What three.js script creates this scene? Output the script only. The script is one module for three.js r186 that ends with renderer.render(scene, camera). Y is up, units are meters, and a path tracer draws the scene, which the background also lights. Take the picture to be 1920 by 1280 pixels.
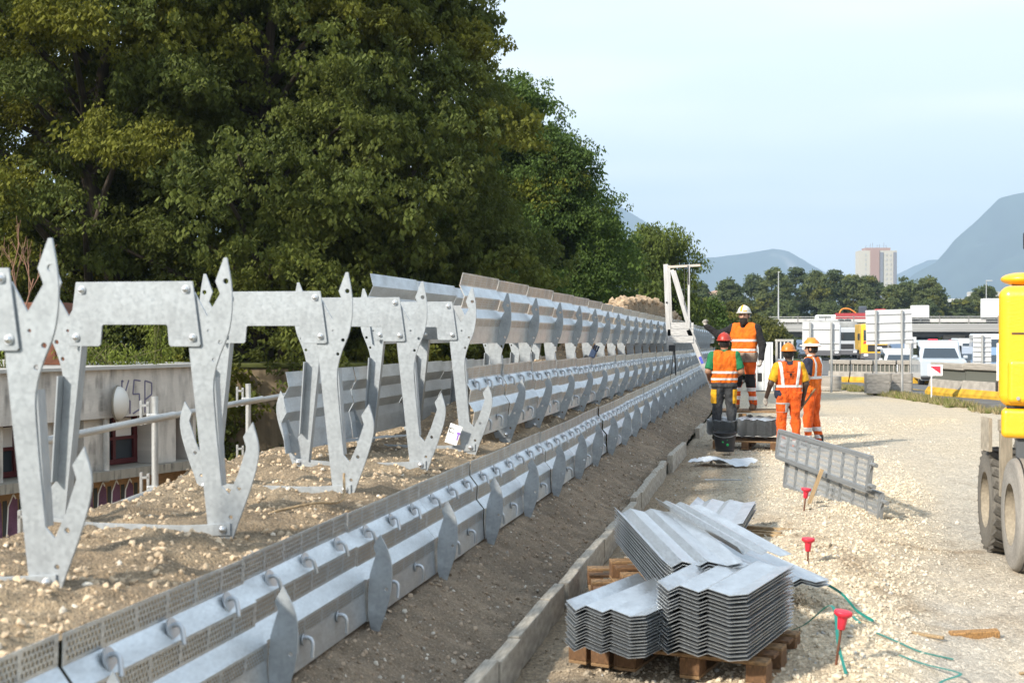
import * as THREE from 'three';
import { mergeGeometries, mergeVertices, toCreasedNormals } from 'three/addons/utils/BufferGeometryUtils.js';
import { RoundedBoxGeometry } from 'three/addons/geometries/RoundedBoxGeometry.js';
import { MarchingCubes } from 'three/addons/objects/MarchingCubes.js';
import { ImprovedNoise } from 'three/addons/math/ImprovedNoise.js';

// ---------- camera, sky, sun, exposure ----------
const scene = new THREE.Scene();
const camera = new THREE.PerspectiveCamera(2 * Math.atan(640 / 2400) * 180 / Math.PI, 1920 / 1280, 0.1, 30000);
const YAW = Math.atan(500 / 2400);
camera.position.set(0, 2, 0);
camera.lookAt(-Math.sin(YAW) * 100, 2 - 100 * 20 / 2400, -Math.cos(YAW) * 100);
camera.focus = 20; camera.userData.fStop = 3.6;
const renderer = new THREE.WebGLRenderer({ antialias: true });
renderer.toneMapping = THREE.LinearToneMapping;
renderer.toneMappingExposure = 2.05;
renderer.shadowMap.enabled = true;
const sun = new THREE.DirectionalLight(new THREE.Color(1, 0.92, 0.8), 3.9);
sun.position.set(-50, 52, 40); sun.target.position.set(0, 0, -22);
sun.castShadow = true; sun.shadow.radius = 7;
Object.assign(sun.shadow.camera, { left: -60, right: 60, top: 60, bottom: -60, near: 1, far: 260 });
sun.shadow.mapSize.set(4096, 4096);
scene.add(sun, sun.target);

const perlin = new ImprovedNoise();
const N3 = (x, y, z) => perlin.noise(x + 100.3, y + 50.7, z + 75.1);
const fbm = (x, y, z = 0, o = 4) => { let a = 0, s = 1, t = 0; for (let i = 0; i < o; i++) { a += s * N3(x, y, z + i * 7.3); t += s; s *= 0.5; x *= 2.03; y *= 2.03; } return a / t; };
const clamp = (v, a = 0, b = 1) => Math.min(b, Math.max(a, v));
const lerp = (a, b, t) => a + (b - a) * t;
const sst = (a, b, v) => { const t = clamp((v - a) / (b - a)); return t * t * (3 - 2 * t); };
function lin(tbl, x) { if (x <= tbl[0][0]) return tbl[0][1]; for (let i = 1; i < tbl.length; i++) if (x <= tbl[i][0]) return lerp(tbl[i - 1][1], tbl[i][1], (x - tbl[i - 1][0]) / (tbl[i][0] - tbl[i - 1][0])); return tbl[tbl.length - 1][1]; }
function rng(seed) { let a = seed >>> 0; return () => { a = (a + 0x6D2B79F5) | 0; let t = Math.imul(a ^ (a >>> 15), 1 | a); t = (t + Math.imul(t ^ (t >>> 7), 61 | t)) ^ t; return ((t ^ (t >>> 14)) >>> 0) / 4294967296; }; }

{ // pale hazy summer sky with thin cirrus
  const w = 1024, h = 512, d = new Float32Array(w * h * 4);
  for (let j = 0; j < h; j++) for (let i = 0; i < w; i++) {
    const el = ((j + 0.5) / h - 0.5) * Math.PI, az = (i / w) * Math.PI * 2, e = Math.max(0, Math.sin(el));
    const t = Math.pow(e, 0.6);
    let r = lerp(0.86, 0.54, t), g = lerp(0.90, 0.69, t), b = lerp(0.91, 0.87, t);
    const cx = Math.cos(az) * Math.cos(el) / (e + 0.12), cz = Math.sin(az) * Math.cos(el) / (e + 0.12);
    const c = sst(0.0, 0.40, fbm(cx * 0.55 + 3, cz * 1.5, 2, 5) + 0.1) * 0.75 * sst(0, 0.08, e);
    r = lerp(r, 0.94, c); g = lerp(g, 0.96, c); b = lerp(b, 0.97, c);
    if (el < 0) { r = 0.42; g = 0.42; b = 0.40; }
    const k = (j * w + i) * 4; d[k] = r * 0.80; d[k + 1] = g * 0.80; d[k + 2] = b * 0.80; d[k + 3] = 1;
  }
  const t = new THREE.DataTexture(d, w, h, THREE.RGBAFormat, THREE.FloatType);
  t.mapping = THREE.EquirectangularReflectionMapping; t.magFilter = t.minFilter = THREE.LinearFilter; t.wrapS = THREE.RepeatWrapping; t.needsUpdate = true;
  scene.background = t; scene.environment = t;
}
scene.fog = new THREE.FogExp2(new THREE.Color(0.57, 0.77, 1.0), 0.00018);

// ---------- helpers ----------
const taken = {};
function numbered(n) { const k = taken[n] = (taken[n] ?? -1) + 1; return k ? n + '_' + String(k).padStart(3, '0') : n; }
function shade(o) { o.castShadow = o.receiveShadow = true; return o; }
function thing(name, label, category, [x, y, D] = [0, 0, 0], turn = 0, group) {
  const o = new THREE.Group(); o.name = numbered(name); o.position.set(x, y, -D); o.rotation.y = turn;
  o.userData = { label, category }; if (group) o.userData.group = group; scene.add(o); return o;
}
function part(name, geo, m, parent, pos, rot) {
  const o = shade(new THREE.Mesh(geo, m)); o.name = name; if (pos) o.position.set(...pos); if (rot) o.rotation.set(...rot); parent.add(o); return o;
}
function single(name, label, category, geo, m, [x, y, D] = [0, 0, 0], rot, group) {
  const o = shade(new THREE.Mesh(geo, m)); o.name = numbered(name); o.position.set(x, y, -D); if (rot) o.rotation.set(...rot);
  o.userData = { label, category }; if (group) o.userData.group = group; scene.add(o); return o;
}
function struct(name, geo, m) { const o = shade(new THREE.Mesh(geo, m)); o.name = numbered(name); o.userData.kind = 'structure'; scene.add(o); return o; }
const prep = (g) => { g = g.index ? g.toNonIndexed() : g; for (const k of Object.keys(g.attributes)) if (!['position', 'normal', 'uv'].includes(k)) g.deleteAttribute(k); return g; };
const join = (a) => mergeGeometries(a.map(prep));
const bx = (w, h, d, x = 0, y = 0, z = 0, rx = 0, ry = 0, rz = 0) => { const g = new THREE.BoxGeometry(w, h, d); g.applyMatrix4(new THREE.Matrix4().compose(new THREE.Vector3(x, y, z), new THREE.Quaternion().setFromEuler(new THREE.Euler(rx, ry, rz)), new THREE.Vector3(1, 1, 1))); return g; };
const rbx = (w, h, d, r, x = 0, y = 0, z = 0) => new RoundedBoxGeometry(w, h, d, 2, r).translate(x, y, z);
const cyl = (r0, r1, h, x = 0, y = 0, z = 0, ax = 'y', n = 12) => { const g = new THREE.CylinderGeometry(r0, r1, h, n); if (ax === 'x') g.rotateZ(Math.PI / 2); if (ax === 'z') g.rotateX(Math.PI / 2); return g.translate(x, y, z); };
const V = (x, y, z) => new THREE.Vector3(x, y, z);
function bar(a, b, r0, r1 = r0, n = 8) { const d = b.clone().sub(a), g = new THREE.CylinderGeometry(r1, r0, d.length(), n); g.applyQuaternion(new THREE.Quaternion().setFromUnitVectors(V(0, 1, 0), d.normalize())); return g.translate((a.x + b.x) / 2, (a.y + b.y) / 2, (a.z + b.z) / 2); }
function beam(a, b, w, t) { const d = b.clone().sub(a), g = new THREE.BoxGeometry(w, d.length(), t); g.applyQuaternion(new THREE.Quaternion().setFromUnitVectors(V(0, 1, 0), d.normalize())); return g.translate((a.x + b.x) / 2, (a.y + b.y) / 2, (a.z + b.z) / 2); }
function plate(pts, th, holes = [], bevel = 0.0015, z0 = 0) { // an outline in x, y with a thickness in z
  const s = new THREE.Shape(pts.map((p) => new THREE.Vector2(p[0], p[1])));
  for (const [x, y, r] of holes) s.holes.push(new THREE.Path().absarc(x, y, r, 0, Math.PI * 2, true));
  return new THREE.ExtrudeGeometry(s, { depth: th - 2 * bevel, bevelThickness: bevel, bevelSize: bevel, bevelSegments: 1, curveSegments: 8 }).translate(0, 0, z0 + bevel - th / 2);
}
function smooth(pts, n = 5) { const c = new THREE.CatmullRomCurve3(pts.map((p) => V(p[0], p[1], 0)), false, 'centripetal'); return c.getPoints(pts.length * n).map((p) => [p.x, p.y]); }
function ribbon(pts, w, th) { // a flat band along a line
  const c = new THREE.CatmullRomCurve3(pts, false, 'centripetal'), s = new THREE.Shape([new THREE.Vector2(-th / 2, -w / 2), new THREE.Vector2(th / 2, -w / 2), new THREE.Vector2(th / 2, w / 2), new THREE.Vector2(-th / 2, w / 2)]);
  return new THREE.ExtrudeGeometry(s, { steps: pts.length * 10, extrudePath: c });
}
function tex(w, h, fn, srgb, rep) {
  const d = new Uint8Array(w * h * 4);
  for (let j = 0; j < h; j++) for (let i = 0; i < w; i++) { const c = fn(i / w, j / h, i, j), k = (j * w + i) * 4; if (typeof c === 'number') d[k] = d[k + 1] = d[k + 2] = clamp(c) * 255; else { d[k] = clamp(c[0]) * 255; d[k + 1] = clamp(c[1]) * 255; d[k + 2] = clamp(c[2]) * 255; } d[k + 3] = 255; }
  const t = new THREE.DataTexture(d, w, h); t.wrapS = t.wrapT = THREE.RepeatWrapping; t.magFilter = THREE.LinearFilter; t.minFilter = THREE.LinearMipmapLinearFilter; t.generateMipmaps = true;
  if (srgb) t.colorSpace = THREE.SRGBColorSpace; if (rep) t.repeat.set(...rep); t.needsUpdate = true; return t;
}
// noise that tiles: four taps blended across the edge
const tile = (f) => (u, v) => { const a = f(u, v), b = f(u - 1, v), c = f(u, v - 1), d = f(u - 1, v - 1); return lerp(lerp(a, b, u), lerp(c, d, u), v); };
function cells(n, seed) { // tiling worley noise: [distance to nearest, id of nearest]
  const r = rng(seed), p = Array.from({ length: n * n }, () => [r(), r(), r()]);
  return (u, v) => { const x = u * n, y = v * n, ix = Math.floor(x), iy = Math.floor(y); let m = 9, m2 = 9, id = 0; for (let a = -1; a < 2; a++) for (let b = -1; b < 2; b++) { const q = p[((iy + b + n) % n) * n + ((ix + a + n) % n)], dx = ix + a + q[0] - x, dy = iy + b + q[1] - y, d = dx * dx + dy * dy; if (d < m) { m2 = m; m = d; id = q[2]; } else if (d < m2) m2 = d; } return [Math.sqrt(m), id, Math.sqrt(m2)]; };
}
const col = (r, g, b) => new THREE.Color(r, g, b);
const M = (c, rough = 0.8, metal = 0, extra = {}) => new THREE.MeshStandardMaterial({ color: Array.isArray(c) ? col(...c) : c, roughness: rough, metalness: metal, ...extra });
const P = (c, rough, extra = {}) => new THREE.MeshPhysicalMaterial({ color: Array.isArray(c) ? col(...c) : c, roughness: rough, ...extra });

const ORD = ['first', 'second', 'third', 'fourth', 'fifth', 'sixth', 'seventh', 'eighth', 'ninth', 'tenth', 'eleventh', 'twelfth', 'thirteenth', 'fourteenth', 'fifteenth', 'sixteenth', 'seventeenth', 'eighteenth', 'nineteenth', 'twentieth'];
const ord = (i) => i < 20 ? ORD[i] : (i < 29 ? 'twenty-' + ORD[i - 20] : i === 29 ? 'thirtieth' : 'thirty-' + ORD[i - 30]);
// textures
const mottle = tile((u, v) => fbm(u * 7, v * 7, 3, 5));
const fineM = tile((u, v) => fbm(u * 40, v * 40, 9, 3));
const spangleC = cells(60, 5);
const galvMap = tex(512, 512, (u, v) => { const c = 0.84 + mottle(u, v) * 0.20 + fineM(u, v) * 0.07 + (spangleC(u, v)[1] - 0.5) * 0.05; return [c * 0.985, c, c * 1.005]; }, true);
const galvRough = tex(512, 512, (u, v) => 0.62 - mottle(u * 1, v) * 0.35 + fineM(u, v) * 0.15 + (spangleC(u, v)[1] - 0.5) * 0.12);
const stoneA = cells(46, 11), stoneB = cells(110, 12), stoneC = cells(20, 13);
const coarse = tile((u, v) => fbm(u * 5, v * 5, 5, 5)), finest = tile((u, v) => fbm(u * 60, v * 60, 15, 3));
const gravelH = (u, v) => { const a = stoneA(u, v), b = stoneB(u, v), c = stoneC(u, v); return clamp(0.35 + (a[2] - a[0]) * 0.4 * (a[1] > 0.45 ? 1 : 0.3) + (b[2] - b[0]) * 0.28 + (c[1] > 0.8 ? Math.max(0, 0.35 - c[0]) * 1.2 : 0) + finest(u, v) * 0.14); };
const gravelMap = tex(1024, 1024, (u, v) => { const a = stoneA(u, v), b = stoneB(u, v), h = gravelH(u, v); const k = 0.84 + (a[1] - 0.5) * 0.16 + (b[1] - 0.5) * 0.16 + coarse(u, v) * 0.12 + (h - 0.5) * 0.1; return [k * 1.03, k, k * 0.95]; }, true);
const gravelBump = tex(1024, 1024, (u, v) => gravelH(u, v));
const soilH = (u, v) => { const b = stoneB(u, v), a = stoneA(u, v); return clamp(0.45 + coarse(u, v) * 0.5 + finest(u, v) * 0.4 + (b[2] - b[0]) * 0.2 + (a[1] > 0.8 ? Math.max(0, 0.4 - a[0]) * 0.8 : 0)); };
const soilMap = tex(1024, 1024, (u, v) => { const a = stoneA(u, v), b = stoneB(u, v); let k = 0.80 + coarse(u, v) * 0.3 + finest(u, v) * 0.25 + (b[1] - 0.5) * 0.14; if (b[1] > 0.93 && b[0] < 0.4) k += 0.25; if (a[1] > 0.9 && a[0] < 0.3) k += 0.15; return [k, k * 0.985, k * 0.95]; }, true);
const soilBump = tex(1024, 1024, (u, v) => soilH(u, v));
const grainMap = tex(256, 512, (u, v) => { const k = 0.72 + tile((a, b) => fbm(a * 30, b * 2.5, 4, 3))(u, v) * 0.55 + coarse(u, v) * 0.2; return [k, k * 0.97, k * 0.93]; }, true);
const stainMap = tex(512, 512, (u, v) => { const s = tile((a, b) => fbm(a * 34, b * 1.6, 6, 4))(u, v), w = tile((a, b) => fbm(a * 6, b * 5, 8, 4))(u, v); const k = 0.86 - Math.max(0, s + 0.05) * 1.1 * sst(-0.3, 0.5, w + 0.15) + w * 0.12 + finest(u, v) * 0.06; return [k, k * 0.985, k * 0.96]; }, true);
const dirtyMap = tex(512, 512, (u, v) => { const k = 0.82 + coarse(u, v) * 0.32 + finest(u, v) * 0.22; return [k, k * 0.985, k * 0.965]; }, true);
const withRep = (t, a, b) => { const c = t.clone(); c.repeat.set(a, b); c.needsUpdate = true; return c; };

const galv = M([0.50, 0.52, 0.54], 0.8, 0.4, { map: galvMap, roughnessMap: galvRough });
const galvPlain = M([0.78, 0.80, 0.83], 0.62, 0.85, { map: galvMap, roughnessMap: galvRough });
const bolt = M([0.66, 0.67, 0.68], 0.34, 0.85), hookM = M([0.46, 0.48, 0.50], 0.42, 0.8);
const alu = M([0.78, 0.79, 0.80], 0.5, 0.4, { map: dirtyMap });
const tubeM = M([0.66, 0.68, 0.69], 0.45, 0.5, { map: dirtyMap });
const concrete = M([0.56, 0.52, 0.45], 0.95, 0, { map: dirtyMap, bumpMap: soilBump, bumpScale: 0.004 });
const wood = M([0.42, 0.27, 0.14], 0.85, 0, { map: grainMap }), woodPale = M([0.60, 0.45, 0.27], 0.85, 0, { map: grainMap }), woodDark = M([0.24, 0.13, 0.06], 0.85, 0, { map: grainMap });
const white = M([0.78, 0.78, 0.77], 0.6), offWhite = M([0.62, 0.62, 0.6], 0.7, 0, { map: dirtyMap });
const black = M([0.018, 0.018, 0.02], 0.6), rubber = M([0.10, 0.095, 0.085], 0.9, 0, { map: dirtyMap, bumpMap: soilBump, bumpScale: 0.004 }), glassDark = P([0.03, 0.04, 0.05], 0.08, { clearcoat: 0.6 });
const yellowPaint = P([0.86, 0.52, 0.012], 0.38, { clearcoat: 0.5, clearcoatRoughness: 0.2, map: dirtyMap }), redPlastic = M([0.62, 0.025, 0.05], 0.45);
const greyMetal = M([0.30, 0.30, 0.30], 0.6, 0.3), rustM = M([0.20, 0.075, 0.04], 0.9, 0, { map: dirtyMap });

// ---------- the ground ----------
const base = (D) => D < 38 ? 0 : D < 70 ? -(D - 38) * 0.018 : D < 120 ? -0.58 : Math.max(-3, -0.58 - (D - 120) * 0.026);
const edgeX = (D) => lin([[18, 9.4], [35, 5.4], [43.5, 4.1], [54, 2.8], [62, 2.2], [90, 2.0], [270, 2.0]], D);
function sheet(xs, ds, hf, cf, uvs = 1) { // a sheet over x and D with its own height and colour per point
  const nx = xs.length, nd = ds.length, pos = new Float32Array(nx * nd * 3), uv = new Float32Array(nx * nd * 2), c = cf ? new Float32Array(nx * nd * 3) : null, idx = [];
  for (let j = 0; j < nd; j++) for (let i = 0; i < nx; i++) {
    const k = j * nx + i, D = ds[j], x = typeof xs[i] === 'function' ? xs[i](D) : xs[i];
    pos[k * 3] = x; pos[k * 3 + 1] = hf(x, D); pos[k * 3 + 2] = -D; uv[k * 2] = x * uvs; uv[k * 2 + 1] = D * uvs;
    if (c) { const q = cf(x, D); c[k * 3] = q[0]; c[k * 3 + 1] = q[1]; c[k * 3 + 2] = q[2]; }
    if (i && j) { const a = k - nx - 1, b = k - nx, e = k - 1; idx.push(a, b, k, a, k, e); }
  }
  const g = new THREE.BufferGeometry(); g.setAttribute('position', new THREE.BufferAttribute(pos, 3)); g.setAttribute('uv', new THREE.BufferAttribute(uv, 2)); if (c) g.setAttribute('color', new THREE.BufferAttribute(c, 3)); g.setIndex(idx); g.computeVertexNormals(); return g;
}
const range = (a, b, n, p = 1) => Array.from({ length: n }, (_, i) => lerp(a, b, Math.pow(i / (n - 1), p)));
const geom = (a, b, n) => Array.from({ length: n }, (_, i) => a * Math.pow(b / a, i / (n - 1)));
const CURB = -1.6;
const trackH = (x, D) => {
  const near = sst(40, 12, D), m = fbm(x * 0.7, D * 0.5, 1, 3), ridge = Math.exp(-Math.pow((x - 0.15 - 0.09 * (D - 8)) / 0.75, 2)) * sst(6, 9, D) * sst(19, 14, D);
  return base(D) + (m * 0.05 + fbm(x * 4, D * 4, 4, 3) * 0.035 * near) + ridge * 0.13 + fbm(x * 13, D * 13, 8, 2) * 0.014 * near - sst(0.6, 0, x - CURB) * 0.06 * sst(24, 18, D) - 0.05;
};
const limeness = (x, D) => clamp(0.55 + 0.2 * sst(18, 30, D) - 0.5 * sst(1.0, 1.7, x - 0.06 * (D - 8)) * sst(26, 14, D) + 0.75 * fbm(x * 0.5 + 4, D * 0.22, 11, 4) + 0.5 * Math.exp(-Math.pow((x - 0.35 - 0.1 * (D - 8)) / 0.9, 2)) * sst(22, 16, D) - 0.9 * Math.exp(-Math.pow((x - 1.15 - 0.09 * (D - 9)) / 0.28, 2)) * sst(16, 9, D) * (0.6 + fbm(x * 2, D * 2, 2, 2)));
const trackColor = (x, D) => {
  const l = limeness(x, D), grit = 0.8 * Math.exp(-Math.pow((x - 0.62 - 0.5 * (10.8 - D) * 0.5) / 0.2, 2)) * sst(8.6, 9.4, D) * sst(15, 13.6, D) * sst(-0.3, 0.05, fbm(x * 5, D * 3, 41, 3)), dirt = clamp(grit + 0.9 * Math.exp(-Math.pow((D - 12.3 - 0.1 * (x - 1)) / 0.06, 2)) * sst(0.75, 0.95, x) * sst(2.0, 1.8, x) + sst(1.25, 0.35, x - CURB + 0.7 * fbm(x * 2.2, D * 0.9, 21, 3)) * sst(30, 20, D) + sst(0.12, 0.4, fbm(x * 1.2, D * 0.8, 31, 4)) * 0.45 * sst(26, 12, D));
  const g = [0.50, 0.48, 0.445], b = [0.60, 0.525, 0.41], s = [0.33, 0.27, 0.20]; return [0, 1, 2].map((i) => lerp(lerp(g[i], b[i], l), s[i], dirt));
};
const gravelM = M([1, 1, 1], 0.97, 0, { map: gravelMap, bumpMap: gravelBump, bumpScale: 0.022, vertexColors: true });
const soilM = M([1, 1, 1], 1, 0, { map: soilMap, bumpMap: soilBump, bumpScale: 0.03, vertexColors: true });
struct('gravel_track', sheet([...range(CURB, 3, 150), ...range(3.1, 16, 60, 1.3)], geom(3, 66, 460), trackH, (x, D) => trackColor(x, D).map((v) => v * 1.16), 0.8), gravelM);
const zig = (D) => 0.03 * fbm(D * 0.4, 3, 3, 2);
const bankH = (x, D) => lerp(0.33, 0.06, sst(-2.34, CURB, x)) + fbm(x * 5, D * 5, 3, 3) * 0.05 + fbm(x * 14, D * 14, 5, 2) * 0.02 + 0.04 * fbm(x, D * 0.7, 1) - 0.02 + Math.min(0, base(D));
struct('earth_bank', sheet(range(-2.42, CURB + 0.02, 44), geom(3, 66, 420), bankH, (x, D) => { const k = 0.8 + 0.5 * fbm(x * 1.5, D * 0.7, 7, 4); return [0.43 * k, 0.335 * k, 0.245 * k]; }, 1.1), soilM);
const drop = (D) => D < 12 ? 0 : -0.0095 * (D - 12), sway = (D) => D < 12 ? 0 : 0.035 * Math.sin((D - 12) * 0.33) * sst(12, 18, D);
const FX = (D) => lin([[4.7, -3.40], [6.15, -3.29], [7.85, -3.22], [9.4, -3.16], [10.9, -3.13], [70, -3.13]], D) + sway(D) - (D > 40 ? (D - 40) * 0.012 : 0);
// terrace behind the lowest wall, falling away to the left; the bund between the sheets is filled higher farther on
const fillTop = (D) => lin([[10.5, 0.93], [14, 1.25], [19, 1.62], [24, 2.05], [27, 2.62], [32, 2.72], [38, 2.4], [46, 2.1], [66, 1.9]], D);
const terraceH = (x, D) => {
  const edge = lerp(-3.72, -4.15, sst(7, 9.5, D)) - 0.25 * fbm(D * 0.6, 1, 2, 2), n = fbm(x * 2.2, D * 2.2, 3, 3) * 0.09 + fbm(x * 8, D * 8, 6, 3) * 0.045 + fbm(x * 22, D * 22, 2, 2) * 0.016;
  let y = lerp(0.915, 0.97, sst(-2.47, -3, x)) + n * sst(-2.45, -2.62, x);
  const xs = x - FX(D) - 3.13, inside = sst(-2.93, -3.02, xs) * sst(-3.6, -3.45, xs), step = sst(-2.74, -2.80, xs) * sst(-3.6, -3.5, xs);
  if (D > 10.4) y = Math.max(y, lerp(y, Math.min(fillTop(D), 1.58 - 0.006 * (D - 11)), step), lerp(y, fillTop(D) + n, inside));
  if (x < edge) y = lerp(y, -2.3, sst(0, 2.8, edge - x));
  return y;
};
struct('earth_terrace', sheet([...range(-9, -4.45, 40), ...range(-4.4, -2.465, 100)], geom(2.6, 66, 430), terraceH, (x, D) => { const k = 0.85 + 0.55 * fbm(x * 0.9, D * 0.7, 17, 4), w = 0.5 + fbm(x * 0.6, D * 0.5, 27, 3); return [0.45 * k, lerp(0.33, 0.36, w) * k, lerp(0.215, 0.25, w) * k]; }, 1.1), soilM);
const grassM = M([0.085, 0.115, 0.03], 1, 0, { map: soilMap, bumpMap: soilBump, bumpScale: 0.05 });
struct('lower_ground', sheet(range(-60, -7, 30), range(0, 75, 40), (x, D) => -2.35 + 0.15 * fbm(x * 0.3, D * 0.3, 2), null, 0.3), M([0.09, 0.085, 0.05], 1, 0, { map: soilMap, bumpMap: soilBump, bumpScale: 0.03 }));
struct('ground', sheet([...range(-3500, -200, 12), ...range(-150, 150, 40), ...range(250, 3500, 12)], [-60, 0, 30, 64, 100, 160, 260, 400, 800, 2000, 5000, 8600], (x, D) => base(D) - 2.6 - (D < 70 ? 0.3 : 0), null, 0.2), grassM);
struct('verge', sheet(range(-45, 2.3, 50), range(64, 262, 70), (x, D) => base(D) + 3.4 * sst(0.5, -16, x) * sst(70, 110, D) + 0.5 * sst(1, -4, x) + 0.25 * fbm(x * 0.5, D * 0.3, 2), null, 0.25), M([0.11, 0.15, 0.045], 1, 0, { map: soilMap, bumpMap: soilBump, bumpScale: 0.08 }));
const asphaltM = M([0.17, 0.17, 0.17], 0.92, 0, { map: dirtyMap, bumpMap: gravelBump, bumpScale: 0.004 });
{
  const ds = [...range(16, 70, 80), ...range(74, 280, 50)], w = [0, 0.03, 0.4, 1, 2.5, 5, 9, 14, 22, 34];
  struct('highway', sheet([(D) => edgeX(D) - 0.03, ...w.map((o) => (D) => edgeX(D) + o + 0.05 * fbm(D * 2, 1, 1, 2) * (o < 0.1))], ds, (x, D) => base(D) + (x < edgeX(D) - 0.02 ? -0.12 : 0.08), null, 0.4), asphaltM);
  const lineAt = (off, wd, a, b) => sheet([(D) => edgeX(D) + off, (D) => edgeX(D) + off + wd], range(a, b, 60), (x, D) => base(D) + 0.085, null, 1);
  const yl = M([0.72, 0.44, 0.05], 0.8, 0, { map: dirtyMap });
  const l1 = single('road_marking', 'yellow temporary line painted along the asphalt beside the barrier', 'road marking', lineAt(1.1, 0.16, 18, 60), yl);
  single('road_marking', 'white lane line painted on the asphalt among the queueing cars', 'road marking', lineAt(9, 0.16, 60, 200), white);
}

// scattered stones and clods
function stoneGeo(seed) { const r = rng(seed), g = mergeVertices(new THREE.IcosahedronGeometry(0.5, 0).deleteAttribute('uv').deleteAttribute('normal')), p = g.attributes.position; for (let i = 0; i < p.count; i++) { const s = 0.75 + r() * 0.5; p.setXYZ(i, p.getX(i) * s, p.getY(i) * s * 0.7, p.getZ(i) * s); } const q = g.toNonIndexed(); q.computeVertexNormals(); return q; }
function scatter(name, label, category, n, seed, pick, m) {
  const r = rng(seed), o = new THREE.InstancedMesh(stoneGeo(seed), m, n), q = new THREE.Quaternion(), mt = new THREE.Matrix4(); let k = 0;
  for (let t = 0; t < n * 6 && k < n; t++) { const s = pick(r); if (!s) continue; const [x, y, D, size, c] = s; q.setFromEuler(new THREE.Euler(r() * 6, r() * 6, r() * 6)); mt.compose(V(x, y + size * 0.1, -D), q, V(size, size * (0.6 + r() * 0.4), size * (0.7 + r() * 0.5))); o.setMatrixAt(k, mt); o.setColorAt(k, col(...c)); k++; }
  o.count = k; o.name = name; o.userData = { label, category, kind: 'stuff' }; scene.add(shade(o)); return o;
}
const stoneM = M([1, 1, 1], 0.95);
scatter('loose_gravel', 'pale crushed limestone strewn along the track edge', 'gravel', 70000, 71, (r) => {
  const D = 5.4 + Math.pow(r(), 1.5) * 26, x = -1.5 + r() * 5.6 * (r() < 0.75 ? 0.6 : 1), l = limeness(x, D); if (r() > 0.22 + l * 0.7) return null;
  const s = 0.005 + Math.pow(r(), 3.6) * (0.01 + 0.032 * l) + (r() < 0.002 ? 0.05 : 0), k = 0.82 + r() * 0.26, c = trackColor(x, D), b = r() < 0.05 ? [0.42, 0.41, 0.38] : [c[0] * 1.0, c[1] * 0.985, c[2] * 0.95]; return [x, trackH(x, D), D, s, b.map((v) => v * k)];
}, stoneM);
scatter('bank_stones', 'small stones and clods on the dark earth bank', 'stones', 9000, 72, (r) => { const D = 4.6 + Math.pow(r(), 1.4) * 28, x = -2.3 + r() * 0.72, k = 0.6 + r() * 0.6, s = 0.006 + Math.pow(r(), 3) * 0.034; return [x, bankH(x, D), D, s, (r() < 0.14 ? [0.5, 0.45, 0.38] : [0.34, 0.26, 0.185]).map((v) => v * k)]; }, stoneM);
scatter('earth_clods', 'tan clods and pebbles on the earth terrace', 'clods', 22000, 73, (r) => { const D = 3.6 + Math.pow(r(), 1.4) * 22, x = -2.5 - r() * 2.2; if (N3(x * 1.3, D * 1.3, 4) < -0.25) return null; const k = 0.7 + r() * 0.5, s = 0.004 + Math.pow(r(), 5) * 0.042; return [x, terraceH(x, D), D, s, (r() < 0.04 ? [0.6, 0.54, 0.45] : [0.5, 0.385, 0.26]).map((v) => v * k)]; }, stoneM);
scatter('heap_clods', 'lumps of brown earth heaped behind the topmost sheets', 'earth', 5000, 74, (r) => { const D = 20 + r() * 30, x = -2.85 - r() * 0.95, k = 0.7 + r() * 0.5; return [x, terraceH(x, D), D, 0.03 + Math.pow(r(), 3) * 0.2, [0.36 * k, 0.265 * k, 0.175 * k]]; }, stoneM);

// ---------- the corrugated sheets ----------
const PROF = [[0, 0], [-0.01, 0.15], [-0.006, 0.24], [-0.066, 0.312], [-0.06, 0.425], [-0.122, 0.505], [-0.118, 0.62]];
function sheetGeo(prof, len, th = 0.003) {
  const n = prof.length, S = [0]; for (let i = 1; i < n; i++) S[i] = S[i - 1] + Math.hypot(prof[i][0] - prof[i - 1][0], prof[i][1] - prof[i - 1][1]);
  const off = prof.map((p, i) => { let x = 0, y = 0; for (const k of [i - 1, i]) if (k >= 0 && k < n - 1) { const dx = prof[k + 1][0] - prof[k][0], dy = prof[k + 1][1] - prof[k][1], l = Math.hypot(dx, dy); x -= dy / l; y += dx / l; } const l = Math.hypot(x, y); return [p[0] + x / l * th, p[1] + y / l * th]; });
  const pos = [], uv = [], quad = (a, b, c, d, ua, ub, uc, ud) => { pos.push(...a, ...b, ...c, ...a, ...c, ...d); uv.push(...ua, ...ub, ...uc, ...ua, ...uc, ...ud); };
  const T = S[n - 1], z0 = len / 2, z1 = -len / 2;
  for (let i = 0; i < n - 1; i++) {
    const [a, b] = [prof[i], prof[i + 1]], [c, d] = [off[i], off[i + 1]], v0 = S[i] / T, v1 = S[i + 1] / T;
    quad([...a, z0], [...a, z1], [...b, z1], [...b, z0], [0, v0], [1, v0], [1, v1], [0, v1]);
    quad([...c, z1], [...c, z0], [...d, z0], [...d, z1], [1, v0], [0, v0], [0, v1], [1, v1]);
    quad([...a, z0], [...b, z0], [...d, z0], [...c, z0], [0, v0], [0, v1], [0, v1], [0, v0]);
    quad([...b, z1], [...a, z1], [...c, z1], [...d, z1], [1, v1], [1, v0], [1, v0], [1, v1]);
  }
  for (const i of [0, n - 1]) { const a = prof[i], c = off[i], v = S[i] / T; quad([...a, z0], [...c, z0], [...c, z1], [...a, z1], [0, v], [0, v], [1, v], [1, v]); }
  const g = new THREE.BufferGeometry(); g.setAttribute('position', new THREE.Float32BufferAttribute(pos, 3)); g.setAttribute('uv', new THREE.Float32BufferAttribute(uv, 2)); g.computeVertexNormals(); return g;
}
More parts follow.
